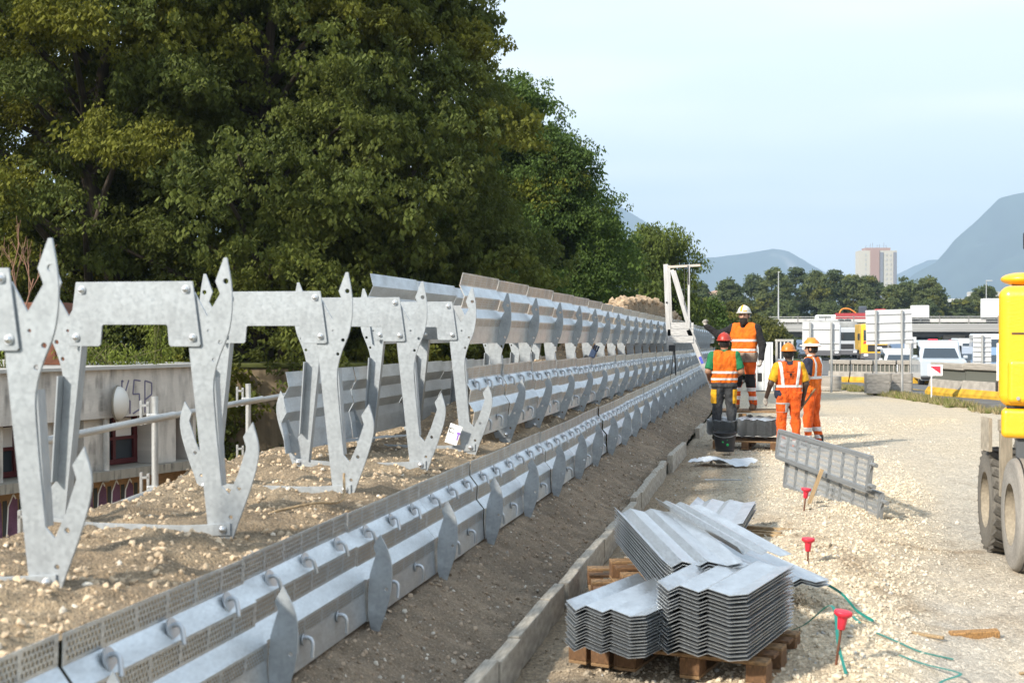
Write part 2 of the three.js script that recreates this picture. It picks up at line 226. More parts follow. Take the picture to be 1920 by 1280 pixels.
const perf = (() => { // holes punched through three of the strips
  const n = PROF.length, S = [0]; for (let i = 1; i < n; i++) S[i] = S[i - 1] + Math.hypot(PROF[i][0] - PROF[i - 1][0], PROF[i][1] - PROF[i - 1][1]);
  const T = S[n - 1], L = 1.48;
  return tex(2048, 1024, (u, v) => {
    const s = v * T, x = u * L; for (const k of [1, 3, 5]) if (s > S[k] + 0.012 && s < S[k + 1] - 0.012) {
      const t = (s - S[k] - 0.012) / (S[k + 1] - S[k] - 0.024), row = t * 3.999, fx = (x % 0.247); if (fx < 0.022 || x < 0.02 || x > L - 0.03) return 1;
      const hx = ((x + (Math.floor(row) % 2) * 0.0125) % 0.025) / 0.025, hy = row % 1; if (hx > 0.16 && hx < 0.84 && hy > 0.14 && hy < 0.86) return 0;
    } return 1;
  });
})();
perf.minFilter = THREE.LinearFilter; perf.generateMipmaps = false;
const galvPerf = M([0.84, 0.86, 0.88], 0.62, 0.8, { map: galvMap, roughnessMap: galvRough, alphaMap: perf, alphaTest: 0.5 });
const galvRear = M([0.66, 0.70, 0.74], 0.6, 0.3, { map: galvMap, roughnessMap: galvRough }), textile = M([0.76, 0.63, 0.45], 1, 0, { map: dirtyMap });
const panelGeo = sheetGeo(PROF, 1.492), backGeo = sheetGeo(PROF.map(([x, y]) => [x - 0.0055, y * 0.985 + 0.004]), 1.46, 0.003);
const leafPts = smooth([[0.045, -0.13], [0.09, 0], [0.135, 0.14], [0.15, 0.28], [0.135, 0.39], [0.08, 0.50]], 3).concat([[0.04, 0.43], [0.055, 0.385], [0.018, 0.27], [0.006, 0.16], [0.008, 0.02]]);
const leafGeo = join([plate(leafPts, 0.008, [[0.115, 0.19, 0.012]]), bx(0.006, 0.2, 0.04, 0.012, 0.1, -0.02)]);
const hookGeo = join([cyl(0.05, 0.05, 0.007, 0.0, 0, 0, 'x', 18), new THREE.TubeGeometry(new THREE.CatmullRomCurve3([V(-0.01, 0.014, 0), V(0.02, 0.016, 0), V(0.036, 0.002, 0), V(0.036, -0.03, 0), V(0.03, -0.07, 0)]), 12, 0.0105, 8)]);
const hookLow = join([cyl(0.03, 0.03, 0.006, 0, 0.01, 0, 'x', 14), new THREE.TubeGeometry(new THREE.CatmullRomCurve3([V(-0.01, 0.02, 0), V(0.03, 0.018, 0), V(0.045, 0, 0), V(0.047, -0.075, 0)]), 12, 0.011, 8)]);
const rw = rng(5);
function retainingWall(name, label, { X, y, D0, n, hooks = true, leaf = true, perfd = true, back = false, roll = 0 }) {
  const w = thing(name, label, 'retaining wall', [X(D0), y(D0), D0]); const s = back ? -1 : 1;
  for (let k = 0; k < n; k++) {
    const D = D0 + 0.75 + k * 1.5, x = X(D) - X(D0) + (rw() - 0.5) * 0.014, yy = y(D) - y(D0) + (rw() - 0.5) * 0.008, t = Math.atan2(X(D + 0.75) - X(D - 0.75), 1.5);
    const p = part('sheet_panel', panelGeo, perfd ? galvPerf : galvRear, w, [x, yy, -(D - D0)], [0, (back ? Math.PI : 0) - t + (rw() - 0.5) * 0.006, (rw() - 0.5) * 0.012 + roll]);
    if (perfd && D < 45) part('backing_fabric', backGeo, textile, p);
    if (hooks && D < 40) {
      for (let i = 0; i < 3; i++) part('hook_bolt', hookGeo, hookM, p, [-0.085, 0.468, 0.5 - i * 0.5 + (rw() - 0.5) * 0.03], [(rw() - 0.5) * 0.5, 0, 0.35]);
      for (let i = 0; i < 2; i++) part('hook_bolt', hookLow, hookM, p, [0.002, 0.125, 0.27 - i * 0.52 + (rw() - 0.5) * 0.05], [(rw() - 0.5) * 0.3, 0, 0]);
    }
    if (leaf) part('bracket', leafGeo, galv, w, [X(D - 0.75) - X(D0) , y(D - 0.75) - y(D0), -(D - 0.75 - D0)], [0, (rw() - 0.5) * 0.08 + (back ? Math.PI : 0), (rw() - 0.5) * 0.02]);
  }
  return w;
}
retainingWall('retaining_wall', 'lowest tier of perforated galvanised sheets with hook bolts above the earth bank', { X: (D) => -2.3 + zig(D) - (D > 40 ? (D - 40) * 0.012 : 0), y: (D) => 0.335 + (D > 20 ? (D - 20) * 0.003 : 0), D0: 2.5, n: 38 });
retainingWall('retaining_wall', 'middle tier of perforated galvanised sheets with a row of hook bolts', { X: (D) => FX(D) + 0.505, y: (D) => 1.05 + drop(D), D0: 10.9, n: 34, leaf: false, roll: -0.12 });
retainingWall('retaining_wall', 'topmost tier of perforated sheets standing on bare steel legs', { X: (D) => FX(D) + 0.40, y: (D) => 1.88 + drop(D), D0: 10.9, n: 34, hooks: false, leaf: false, roll: -0.22 });
retainingWall('retaining_wall', 'lower rear tier of plain galvanised sheets seen from inside behind the frames', { X: (D) => FX(D) - 0.56, y: (D) => 1.05 + drop(D), D0: 9.3, n: 12, hooks: false, leaf: false, perfd: false, back: true, roll: -0.18 });
retainingWall('retaining_wall', 'upper rear tier of plain galvanised sheets seen from inside against the trees', { X: (D) => FX(D) - 0.42, y: (D) => 1.88 + drop(D), D0: 10.9, n: 11, hooks: false, leaf: false, perfd: false, back: true, roll: -0.22 });

// ---------- the steel frames ----------
const postPts = [...smooth([[0.50, -0.10], [0.565, 0.08], [0.63, 0.25], [0.675, 0.40], [0.682, 0.49], [0.65, 0.61]], 3), [0.60, 0.535], [0.618, 0.48], [0.57, 0.34], [0.52, 0.235],
  ...smooth([[0.478, 0.28], [0.445, 0.62], [0.435, 0.82], [0.465, 0.94], [0.515, 1.06], [0.537, 1.18], [0.535, 1.31], [0.51, 1.455]], 3), [0.495, 1.455], [0.448, 1.335], [0.474, 1.27], [0.402, 1.155], [0.33, 1.28], [0.285, 1.27], [0.30, 1.0], [0.405, 0.07], [0.43, -0.06]];
const frontPost = join([plate(postPts, 0.012, [[0.505, 1.335, 0.016], [0.475, 1.02, 0.013], [0.41, 1.08, 0.009], [0.575, 0.27, 0.013], [0.53, 0.12, 0.012], [0.44, 0.93, 0.012]]), beam(V(0.301, 1.0, -0.03), V(0.404, 0.07, -0.03), 0.008, 0.06), beam(V(0.437, 0.84, -0.03), V(0.474, 0.28, -0.03), 0.008, 0.06)]);
const rearPost = frontPost.clone().rotateY(Math.PI).translate(0, 0, -0.03);
const crossPlate = plate([[-0.335, 1.335], [0.325, 1.335], [0.37, 1.01], [0.362, 1.0], [0.205, 1.0], [0.195, 1.01], [0.187, 1.105], [0.178, 1.113], [-0.178, 1.113], [-0.187, 1.105], [-0.195, 1.01], [-0.205, 1.0], [-0.372, 1.0], [-0.38, 1.01]], 0.01);
const strap = plate(smooth([[-0.53, 0.035], [-0.25, 0.02], [0.0, 0.025], [0.25, 0.02], [0.53, 0.035]], 3).concat(smooth([[0.53, 0.095], [0.25, 0.075], [0, 0.075], [-0.25, 0.075], [-0.53, 0.095]], 3)), 0.008);
const boltGeo = join([cyl(0.022, 0.022, 0.006, 0, 0, 0, 'z', 16), new THREE.SphereGeometry(0.017, 12, 6, 0, Math.PI * 2, 0, Math.PI / 2).rotateX(Math.PI / 2).translate(0, 0, 0.003)]);
function frame(D, label, group, turn = 0) {
  const f = thing('steel_frame', label, 'steel frame', [FX(D), 0.92 + drop(D), D], turn, group);
  part('front_post', frontPost, galv, f); part('rear_post', rearPost, galv, f); const cp = part('cross_plate', crossPlate, galv, f, [0, 0, 0.014]); part('base_strap', strap, galv, f, [0, -0.005, 0.012]);
  for (const [x, y] of [[-0.3, 1.295], [0.29, 1.295], [-0.335, 1.045], [0.328, 1.045]]) part('bolt', boltGeo, bolt, cp, [x, y, 0.008]);
  for (const x of [-0.49, 0.49]) part('bolt', boltGeo, bolt, f, [x, 0.06, 0.02]);
  return f;
}
const names5 = ['nearest bare galvanised frame with a barbed leg, cut off at the left', 'second bare galvanised frame, its wide cross plate against the trees', 'third bare galvanised frame, in front of the rear sheets', 'fourth bare galvanised frame, its strap lying on the earth', 'fifth frame, with a paper tag hanging where the front sheets begin'];
[4.7, 6.15, 7.85, 9.4, 10.9].forEach((D, i) => frame(D, names5[i], undefined, [0.02, 0, -0.015, 0.02, 0][i]));
for (let k = 1; k < 30; k++) frame(10.9 + k * 1.5, ord(k + 4) + ' galvanised frame from the left, carrying the middle and topmost sheets', 'frames along the sheeted part of the wall', (rw() - 0.5) * 0.05);
{ // tag and timber details at the frames
  const t = thing('paper_tag', 'creased white paper tag with black and purple print on the fifth frame', 'tag', [-2.78, 1.03, 10.82]);
  part('paper', plate([[-0.075, 0.0], [0.03, -0.03], [0.085, 0.13], [-0.02, 0.165]], 0.003), white, t);
  part('print', join([bx(0.05, 0.006, 0.002, -0.01, 0.12, 0.003, 0, 0, -0.3), bx(0.006, 0.04, 0.002, -0.03, 0.105, 0.003, 0, 0, -0.3), bx(0.045, 0.006, 0.002, -0.015, 0.085, 0.003, 0, 0, -0.3)]), black, t);
  part('print', join([bx(0.012, 0.05, 0.002, 0.04, 0.04, 0.003, 0, 0, -0.3), bx(0.03, 0.02, 0.002, 0.05, 0.075, 0.003, 0, 0, -0.3)]), M([0.25, 0.12, 0.5], 0.7), t);
  const c = [[-2.62, 1.12, 7.5], [-2.58, 0.98, 7.35], [-2.66, 0.99, 7.1], [-2.80, 0.97, 6.9], [-2.86, 0.95, 6.8]].map(([x, y, D]) => V(x, y, -D));
  single('cane', 'thin bent tan cane leaning by the third frame', 'cane', new THREE.TubeGeometry(new THREE.CatmullRomCurve3(c), 30, 0.008, 7), woodPale);
  for (const [x, D, r] of [[-3.55, 10.3, 0.8], [-3.5, 10.55, 0.55]]) single('metal_offcut', r > 0.6 ? 'pale metal offcut lying on the earth behind the fourth frame' : 'upper of two metal offcuts behind the fourth frame', 'offcut', bx(0.07, 0.012, 0.75), galv, [x, 1.07, D], [0.1, r - 1.6, 0.1]);
  const g = thing('glove', 'dark blue work glove hung on the topmost wall sheets', 'glove', [-2.62, 1.67, 18.3]);
  part('palm', rbx(0.09, 0.12, 0.05, 0.02, 0, 0, 0).rotateZ(-0.4), M([0.03, 0.05, 0.10], 0.9), g); part('cuff', rbx(0.10, 0.09, 0.055, 0.02, -0.05, -0.1, 0).rotateZ(-0.4), black, g); part('fingers', join([0, 1, 2].map((i) => new THREE.CapsuleGeometry(0.013, 0.07, 3, 6).translate(-0.02 + i * 0.03, 0.09, 0))).rotateZ(-0.4), M([0.03, 0.05, 0.10], 0.9), g);
}

// ---------- kerb boards along the bank ----------
[[3.2, 9.4, 0.09, 0], [9.5, 14.2, 0.085, 0.02], [14.4, 18.6, 0.10, -0.015], [19.0, 21.3, 0.15, 0.05], [24.6, 25.8, 0.13, 0.1]].forEach(([a, b, h, r], i) => {
  const k = thing('kerb', ['near concrete kerb board running out of the bottom edge', 'second concrete kerb board beyond the near one', 'third kerb board, beside the rear metal stacks', 'crooked pale kerb board near the workers', 'short far kerb board at the foot of the bank'][i], 'kerb', [CURB + r, 0, (a + b) / 2], -r * 0.3);
  const L = b - a, m = Math.round(L / 0.55); for (let j = 0; j < m; j++) part('segment', new RoundedBoxGeometry(0.075 + 0.012 * rw(), h + 0.14, L / m - 0.006, 2, 0.008), concrete, k, [(rw() - 0.5) * 0.022, h / 2 - 0.05 + (rw() - 0.5) * 0.02, L / 2 - (j + 0.5) * L / m], [0, (rw() - 0.5) * 0.03, (rw() - 0.5) * 0.06]);
});

// ---------- stacks of spare sheets on pallets ----------
const FLAT = [[0, 0.05], [0.12, 0], [0.25, 0.036], [0.46, 0.008], [0.56, 0.033], [0.80, 0.004], [1, 0.024]].map(([x, y]) => [(x - 0.5) * 0.62, y]);            // the same profile lying down
const flatGeo = {}; const flat = (L, w = 1) => flatGeo[L + '_' + w] ??= sheetGeo(FLAT.map(([x, y]) => [x * w, y]).reverse(), L, 0.003);
function stack(label, group, n, L, [X, y0, D], turn, pitch, tilt = 0, m = galvPlain, w = 1, roll = 0) {
  const r = rng(Math.round(n * 77 + D * 13));
  for (let i = 0; i < n; i++) single('metal_sheet', (n - 1 - i ? ord(n - 1 - i) + ' from the top, ' : 'topmost ') + label, 'metal sheet', flat(L, w), m, [X + (r() - 0.5) * 0.012 - roll * i * 0.01, y0 + i * pitch + (r() - 0.5) * 0.003, D + (r() - 0.5) * 0.02], [tilt, -turn + (r() - 0.5) * 0.006, (r() - 0.5) * 0.004 + roll], group);
}
function pallet(label, [X, y, D], turn, L = 1.1, Wd = 0.8) {
  const p = thing('pallet', label, 'pallet', [X, y, D], -turn);
  const m = [wood, woodDark];
  for (let i = 0; i < 5; i++) part('top_board', new RoundedBoxGeometry(Wd, 0.022, 0.12, 1, 0.004), m[i % 2], p, [0, 0.133, -L / 2 + 0.06 + i * (L - 0.12) / 4]);
  for (let i = 0; i < 3; i++) { for (let j = 0; j < 3; j++) part('block', new RoundedBoxGeometry(0.12, 0.1, 0.14, 1, 0.005), woodDark, p, [(i - 1) * (Wd / 2 - 0.06), 0.072, (j - 1) * (L / 2 - 0.07)]); part('bottom_board', new RoundedBoxGeometry(0.12, 0.02, L, 1, 0.004), wood, p, [(i - 1) * (Wd / 2 - 0.06), 0.011, 0]); }
  return p;
}
pallet('front pallet under the right of the two nearest sheet stacks', [-0.40, -0.01, 7.84], 0.24, 0.85, 0.9);
pallet('wooden pallet under the nearest left sheet stack', [-0.93, -0.02, 8.0], 0.30, 0.8, 0.42);
pallet('upper pallet directly under the long slanting stack', [-0.75, 0.14, 9.1], -0.27, 1.2, 0.7);
pallet('wooden pallet sticking out left from under the long sheet stack', [-1.0, -0.01, 9.55], -0.2, 1.2, 0.75);
stack('zigzag sheet in the tall nearest stack', 'sheets of the tall nearest stack', 18, 0.98, [-0.29, 0.16, 7.72], 0.27, 0.0215, 0, galvPlain, 0.86);
stack('zigzag sheet in the low stack at the front left', 'sheets of the low front left stack', 14, 0.98, [-0.80, 0.16, 7.66], 0.33, 0.018, 0, galvPlain, 0.82);
stack('long sheet in the slanting stack behind the near ones', 'sheets of the long slanting stack', 13, 2.05, [-0.72, 0.31, 8.92], -0.27, 0.022, 0.02, galvPlain, 0.82);
single('loose_sheet', 'upturned long sheet lying on top of the slanting stack', 'metal sheet', flat(2.0, 0.6), galvPlain, [-0.44, 0.575, 9.35], [0.03, 0.36, -0.1]);
stack('long loose sheet right of the slanting stack', 'loose sheets right of the slanting stack', 3, 2.3, [-0.37, 0.24, 10.1], -0.45, 0.018, 0.02, galvPlain, 0.8, -0.05);
stack('bright sheet in the short stack on timber battens', 'sheets of the short far stack', 6, 1.55, [-0.56, 0.14, 12.5], 0.06, 0.02, 0, galvPlain, 0.95);
for (let i = 0; i < 7; i++) single('timber_batten', ord(i) + ' nearest timber batten lying across under the short far sheet stack', 'timber', bx(1.35, 0.03, 0.05), i % 2 ? woodPale : wood, [-0.62 + (i % 3) * 0.05, 0.0 + (i % 2) * 0.035, 12.55 + i * 0.1], [0, -0.28 + (i % 3) * 0.03, 0], 'battens under the short far stack');
for (let i = 0; i < 2; i++) single('support_block', i ? 'short timber block holding up the far end of the loose long sheets' : 'short timber block under the near end of the loose long sheets', 'timber', rbx(0.3, 0.24, 0.12, 0.006), woodDark, [-0.42 + i * -0.25, 0.08, 9.95 + i * 0.8], [0, 0.4, 0]);
// stack by the workers
pallet('pallet under the dark sheet stacks beside the workers', [-0.5, -0.03, 22.7], 0.12, 1.0, 1.1);
stack('grey sheet in the right stack beside the workers', 'sheets of the right stack beside the workers', 14, 1.0, [-0.3, 0.18, 22.75], 0.2, 0.021, 0, galvPlain, 0.95);
stack('grey sheet in the left stack beside the workers', 'sheets of the left stack beside the workers', 12, 1.0, [-0.92, 0.18, 23.0], 0.12, 0.021, 0, galvPlain, 0.8);
for (let i = 0; i < 4; i++) single('plank', ord(i) + ' nearest weathered plank laid where the bearded worker stands', 'plank', bx(1.25, 0.03, 0.15), wood, [-0.55 + (i % 2) * 0.05, 0.565 + i * 0.002, 23.1 + i * 0.19], [0, 0.04 * (i - 1), 0], 'planks under the bearded worker');
single('wood_post', 'short brown timber block standing between the planks and the stacks', 'timber', rbx(0.14, 0.16, 0.12, 0.01), wood, [-0.62, 0.46, 22.95]);

// ---------- bucket, plastic, mesh gates, stakes, straps, scraps ----------
{
  const b = thing('bucket', 'black builder bucket with green spots at the feet of the green shirted worker', 'bucket', [-0.86, 0.02, 21.3]);
  part('body', new THREE.LatheGeometry([[0, 0], [0.145, 0], [0.15, 0.01], [0.185, 0.3], [0.2, 0.3], [0.2, 0.315], [0.178, 0.315], [0.14, 0.02], [0, 0.02]].map(([x, y]) => new THREE.Vector2(x, y)), 28), black, b);
  part('handle', new THREE.TorusGeometry(0.185, 0.006, 6, 24, Math.PI).rotateX(1.9).translate(0, 0.3, 0), greyMetal, b);
  for (const [x, y] of [[-0.02, 0.17], [0.05, 0.12], [0.03, 0.2]]) part('spot', new THREE.SphereGeometry(0.022, 10, 6).scale(1, 1, 0.25).translate(x, y, 0.163), M([0.02, 0.42, 0.1], 0.6), b);
  const pg = new THREE.PlaneGeometry(0.95, 0.42, 40, 20).rotateX(-Math.PI / 2), pp = pg.attributes.position;
  for (let i = 0; i < pp.count; i++) { const x = pp.getX(i), z = pp.getZ(i); pp.setXYZ(i, x, 0.05 + 0.09 * fbm(x * 4, z * 5, 3, 4) + 0.03 * Math.sin(x * 9 + z * 6), z + 0.1 * fbm(x * 3, 1, 1)); }
  pg.computeVertexNormals(); single('plastic_sheet', 'crumpled pale plastic sheet on the ground in front of the bucket', 'plastic sheet', pg, M([0.5, 0.52, 0.54], 0.4), [-0.82, 0.0, 19.5], [0, -0.5, 0]);
  single('metal_strip', 'narrow pale strip lying on the dirt in front of the plastic sheet', 'strip', bx(0.5, 0.012, 0.05), galv, [-0.72, 0.0, 17.4], [0, 0.1, 0]);
}
function meshGate(label, [X, y, D], turn, lean) {
  const L = 3.6, H = 0.34, g = thing('mesh_gate', label, 'mesh panel', [X, y, D], turn); g.rotation.order = 'YXZ'; g.rotation.x = lean;
  const m = M([0.36, 0.39, 0.42], 0.65, 0.4, { map: dirtyMap });
  for (const v of [0, H]) part('rail', bx(L, 0.05, 0.05, 0, v, 0), m, g);
  for (let i = 0; i <= 8; i++) part('upright', bx(i % 8 ? 0.03 : 0.05, H, i % 8 ? 0.03 : 0.05, -L / 2 + i * L / 8, H / 2, 0), m, g);
  const a = []; for (let i = 0; i < 92; i++) for (const s of [-1, 1]) { const x = -L / 2 + 0.03 + i * 0.039; const h = H * 0.94; a.push(beam(V(x - s * 0.01, 0.01, 0.014 * s), V(x + s * 0.085, h, 0.014 * s), 0.007, 0.004)); }
  const me = part('wire_mesh', join(a), M([0.42, 0.45, 0.48], 0.6, 0.4), g); me.userData.kind = 'stuff';
  for (const v of [0.06, H - 0.06]) part('hinge_pin', cyl(0.022, 0.022, 0.2, L / 2 + 0.08, v, 0, 'x', 10), m, g);
  return g;
}
meshGate('upper of two grey mesh gates lying on edge on the gravel', [0.45, 0.34, 15.5], -1.31, -0.10);
meshGate('lower of two grey mesh gates, half buried in the gravel', [0.55, -0.03, 15.4], -1.31, -0.10);
single('timber_prop', 'short pale stick propped against the mesh gates', 'stick', beam(V(0, 0, 0), V(0.16, 0.42, -0.1), 0.045, 0.03), woodPale, [0.33, 0.0, 14.9]);
function stake(label, [X, D], h, tilt, face = 0) {
  const s = thing('survey_stake', label, 'stake', [X, trackH(X, D) - 0.05, D]); s.rotation.z = tilt; s.rotation.x = face;
  part('rod', cyl(0.008, 0.008, h + 0.05, 0, h / 2, 0), rustM, s);
  part('cap', new THREE.LatheGeometry([[0, -0.07], [0.022, -0.07], [0.028, -0.01], [0.03, 0], [0.052, 0.015], [0.055, 0.03], [0.05, 0.04], [0, 0.045]].map(([x, y]) => new THREE.Vector2(x, y)), 18), redPlastic, s, [0, h, 0]);
}
stake('red capped stake tilting among the green straps at the bottom right', [0.33, 7.75], 0.33, -0.13);
stake('red capped stake standing just behind the tips of the loose long sheets', [0.24, 10.85], 0.22, -0.02);
stake('small red capped stake in front of the mesh gates', [0.27, 14.2], 0.26, -0.1);
const strapM = M([0.012, 0.17, 0.14], 0.5);
const gp = (x, D, h = 0.012) => V(x, trackH(x, D) + h, -D);
[[[gp(0.02, 8.35), V(0.16, 0.16, -8.2), V(0.31, 0.32, -8.05), V(0.335, 0.31, -8.0), V(0.35, 0.15, -7.8), gp(0.385, 7.6)], 'green strap bent upright beside the tilting red stake'],
  [[V(0.26, 0.24, -9.35), gp(0.42, 9.3, 0.1), gp(0.53, 8.95, 0.05), gp(0.62, 8.75, 0.03), gp(0.50, 8.9, 0.02), gp(0.53, 8.7)], 'green strap trailing from the tips of the loose long sheets'],
  [[gp(0.72, 8.05), gp(0.85, 7.9), gp(1.0, 7.75, 0.05), gp(1.02, 7.65, 0.06), gp(0.9, 7.55, 0.04), gp(0.93, 7.35, 0.03), gp(1.12, 7.3, 0.02), gp(1.05, 7.42, 0.02), gp(0.92, 7.5, 0.03)], 'looped green strap lying at the lower right'],
  [[gp(0.62, 8.5), gp(0.74, 8.35), gp(0.86, 8.22), gp(1.05, 8.18)], 'straight green strap half buried in the pale gravel'],
  [[V(-1.33, 0.02, -8.95), V(-1.31, 0.13, -8.95), V(-1.26, 0.15, -8.95), V(-1.18, 0.08, -8.9), V(-1.12, 0.05, -8.85)], 'curled green strap left of the low front stack']].forEach(([p, l]) => single('strap', l, 'strap', ribbon(p, 0.018, 0.0025), strapM));
[[1.28, 8.95, 0.32, 0.07, 0.05, 0.15, 'split orange timber offcut on the pale gravel'], [0.9, 8.75, 0.35, 0.03, 0.02, -0.5, 'thin wood sliver beside the green straps'], [1.95, 8.8, 0.4, 0.025, 0.02, 0.05, 'thin stick on the grey track at the right edge'], [1.5, 8.1, 0.18, 0.02, 0.015, 0.2, 'tiny wood chip near the right edge']].forEach(([x, D, l, w, t, r, n]) => single('wood_scrap', n, 'wood', new RoundedBoxGeometry(l, t, w, 1, 0.006), x === 1.28 ? M([0.55, 0.32, 0.13], 0.9, 0, { map: grainMap }) : woodPale, [x, trackH(x, D) + t * 0.4, D], [0.1, r, 0.05]));

// ---------- platform ladder ----------
{
  const D = 28.2, l = thing('platform_ladder', 'white aluminium platform ladder standing over the wall tiers', 'ladder', [-2.35, 1.56 + drop(28), D]); const y0 = 1.56 + drop(28);
  const Y = (y) => y - y0;
  for (const z of [0, -0.55]) {
    part('upright', beam(V(0.0, Y(1.6), z), V(-0.075, Y(3.46), z), 0.1, 0.05), alu, l);
    part('rail', beam(V(1.2, Y(0.1), z), V(0.42, Y(2.02), z), 0.09, 0.05), alu, l);
    part('brace', beam(V(0.46, Y(1.98), z), V(0.06, Y(3.34), z), 0.08, 0.045), alu, l);
  }
  part('guard_post', beam(V(0.43, Y(2.05), 0.02), V(0.43, Y(3.44), 0.02), 0.045, 0.04), alu, l);
  part('hand_rail', beam(V(-0.02, Y(3.40), 0.01), V(0.68, Y(3.43), 0.01), 0.05, 0.045), M([0.5, 0.44, 0.38], 0.6, 0.2), l);
  for (let i = 0; i < 3; i++) part('platform_slat', bx(0.56, 0.14, 0.05, 0.25, Y(1.98) - 0.01 + i * 0.15 - 0.16, 0.02 - i * 0.02), alu, l);
  for (let i = 0; i < 6; i++) part('rung', beam(V(1.12 - i * 0.12, Y(0.3 + i * 0.3), 0), V(1.12 - i * 0.12, Y(0.3 + i * 0.3), -0.55), 0.05, 0.03), alu, l);
  for (const y of [1.82, 2.62]) part('bolt_plug', cyl(0.022, 0.022, 0.02, -0.01 - (y - 1.6) * 0.04, Y(y), 0.03, 'z'), black, l);
  part('strap', join([bx(0.02, 0.42, 0.01, 0.42, Y(3.22), 0.05, 0, 0, 0.03), bx(0.015, 0.9, 0.01, 0.33, Y(2.95), 0.0), bx(0.14, 0.14, 0.1, 0.07, Y(1.62), 0.03), bx(0.03, 0.55, 0.01, 0.14, Y(1.3), 0.08, 0, 0, 0.05), bx(0.02, 0.5, 0.01, 0.08, Y(1.3), 0.08, 0, 0, -0.08)]), black, l);
  part('sticker', bx(0.06, 0.16, 0.004, 0.70, Y(1.36), 0.03, 0, 0, 0.386), M([0.08, 0.1, 0.5], 0.6), l);
}

// ---------- scaffold railing and building on the left ----------
function rail(label, posts) {
  const r = thing('scaffold_railing', label, 'railing', [-4.9, 0, 9]);
  const L = (x, y, D) => V(x + 4.9, y, -(D - 9));
  posts.forEach(([x, D], i) => {
    part('post', bar(L(x, -0.4, D), L(x, 1.47, D), 0.027, 0.027, 12), tubeM, r);
    for (const y of [1.3, 0.72]) { part('coupler', join([rbx(0.09, 0.07, 0.07, 0.012), bx(0.018, 0.2, 0.05, -0.09, 0.04, 0), bx(0.07, 0.018, 0.05, -0.06, 0.1, 0), bx(0.018, 0.14, 0.05, -0.035, 0.06, 0)]), tubeM, r, [x + 4.9 - 0.02, y, -(D - 9)], [0, 0.3, 0]); }
    if (i) for (const [y, e] of [[1.3, 0.25], [0.72, 0.1]]) part('tube', bar(L(posts[i - 1][0] + 0.04, y - 0.01, posts[i - 1][1] - e), L(x + 0.04, y + 0.01, D + e), 0.027, 0.027, 12), tubeM, r);
  });
}
rail('galvanised scaffold tube railing along the edge above the low building', [[-4.62, 7.35], [-4.92, 9.5], [-5.2, 12], [-5.42, 14.6], [-5.5, 17]]);
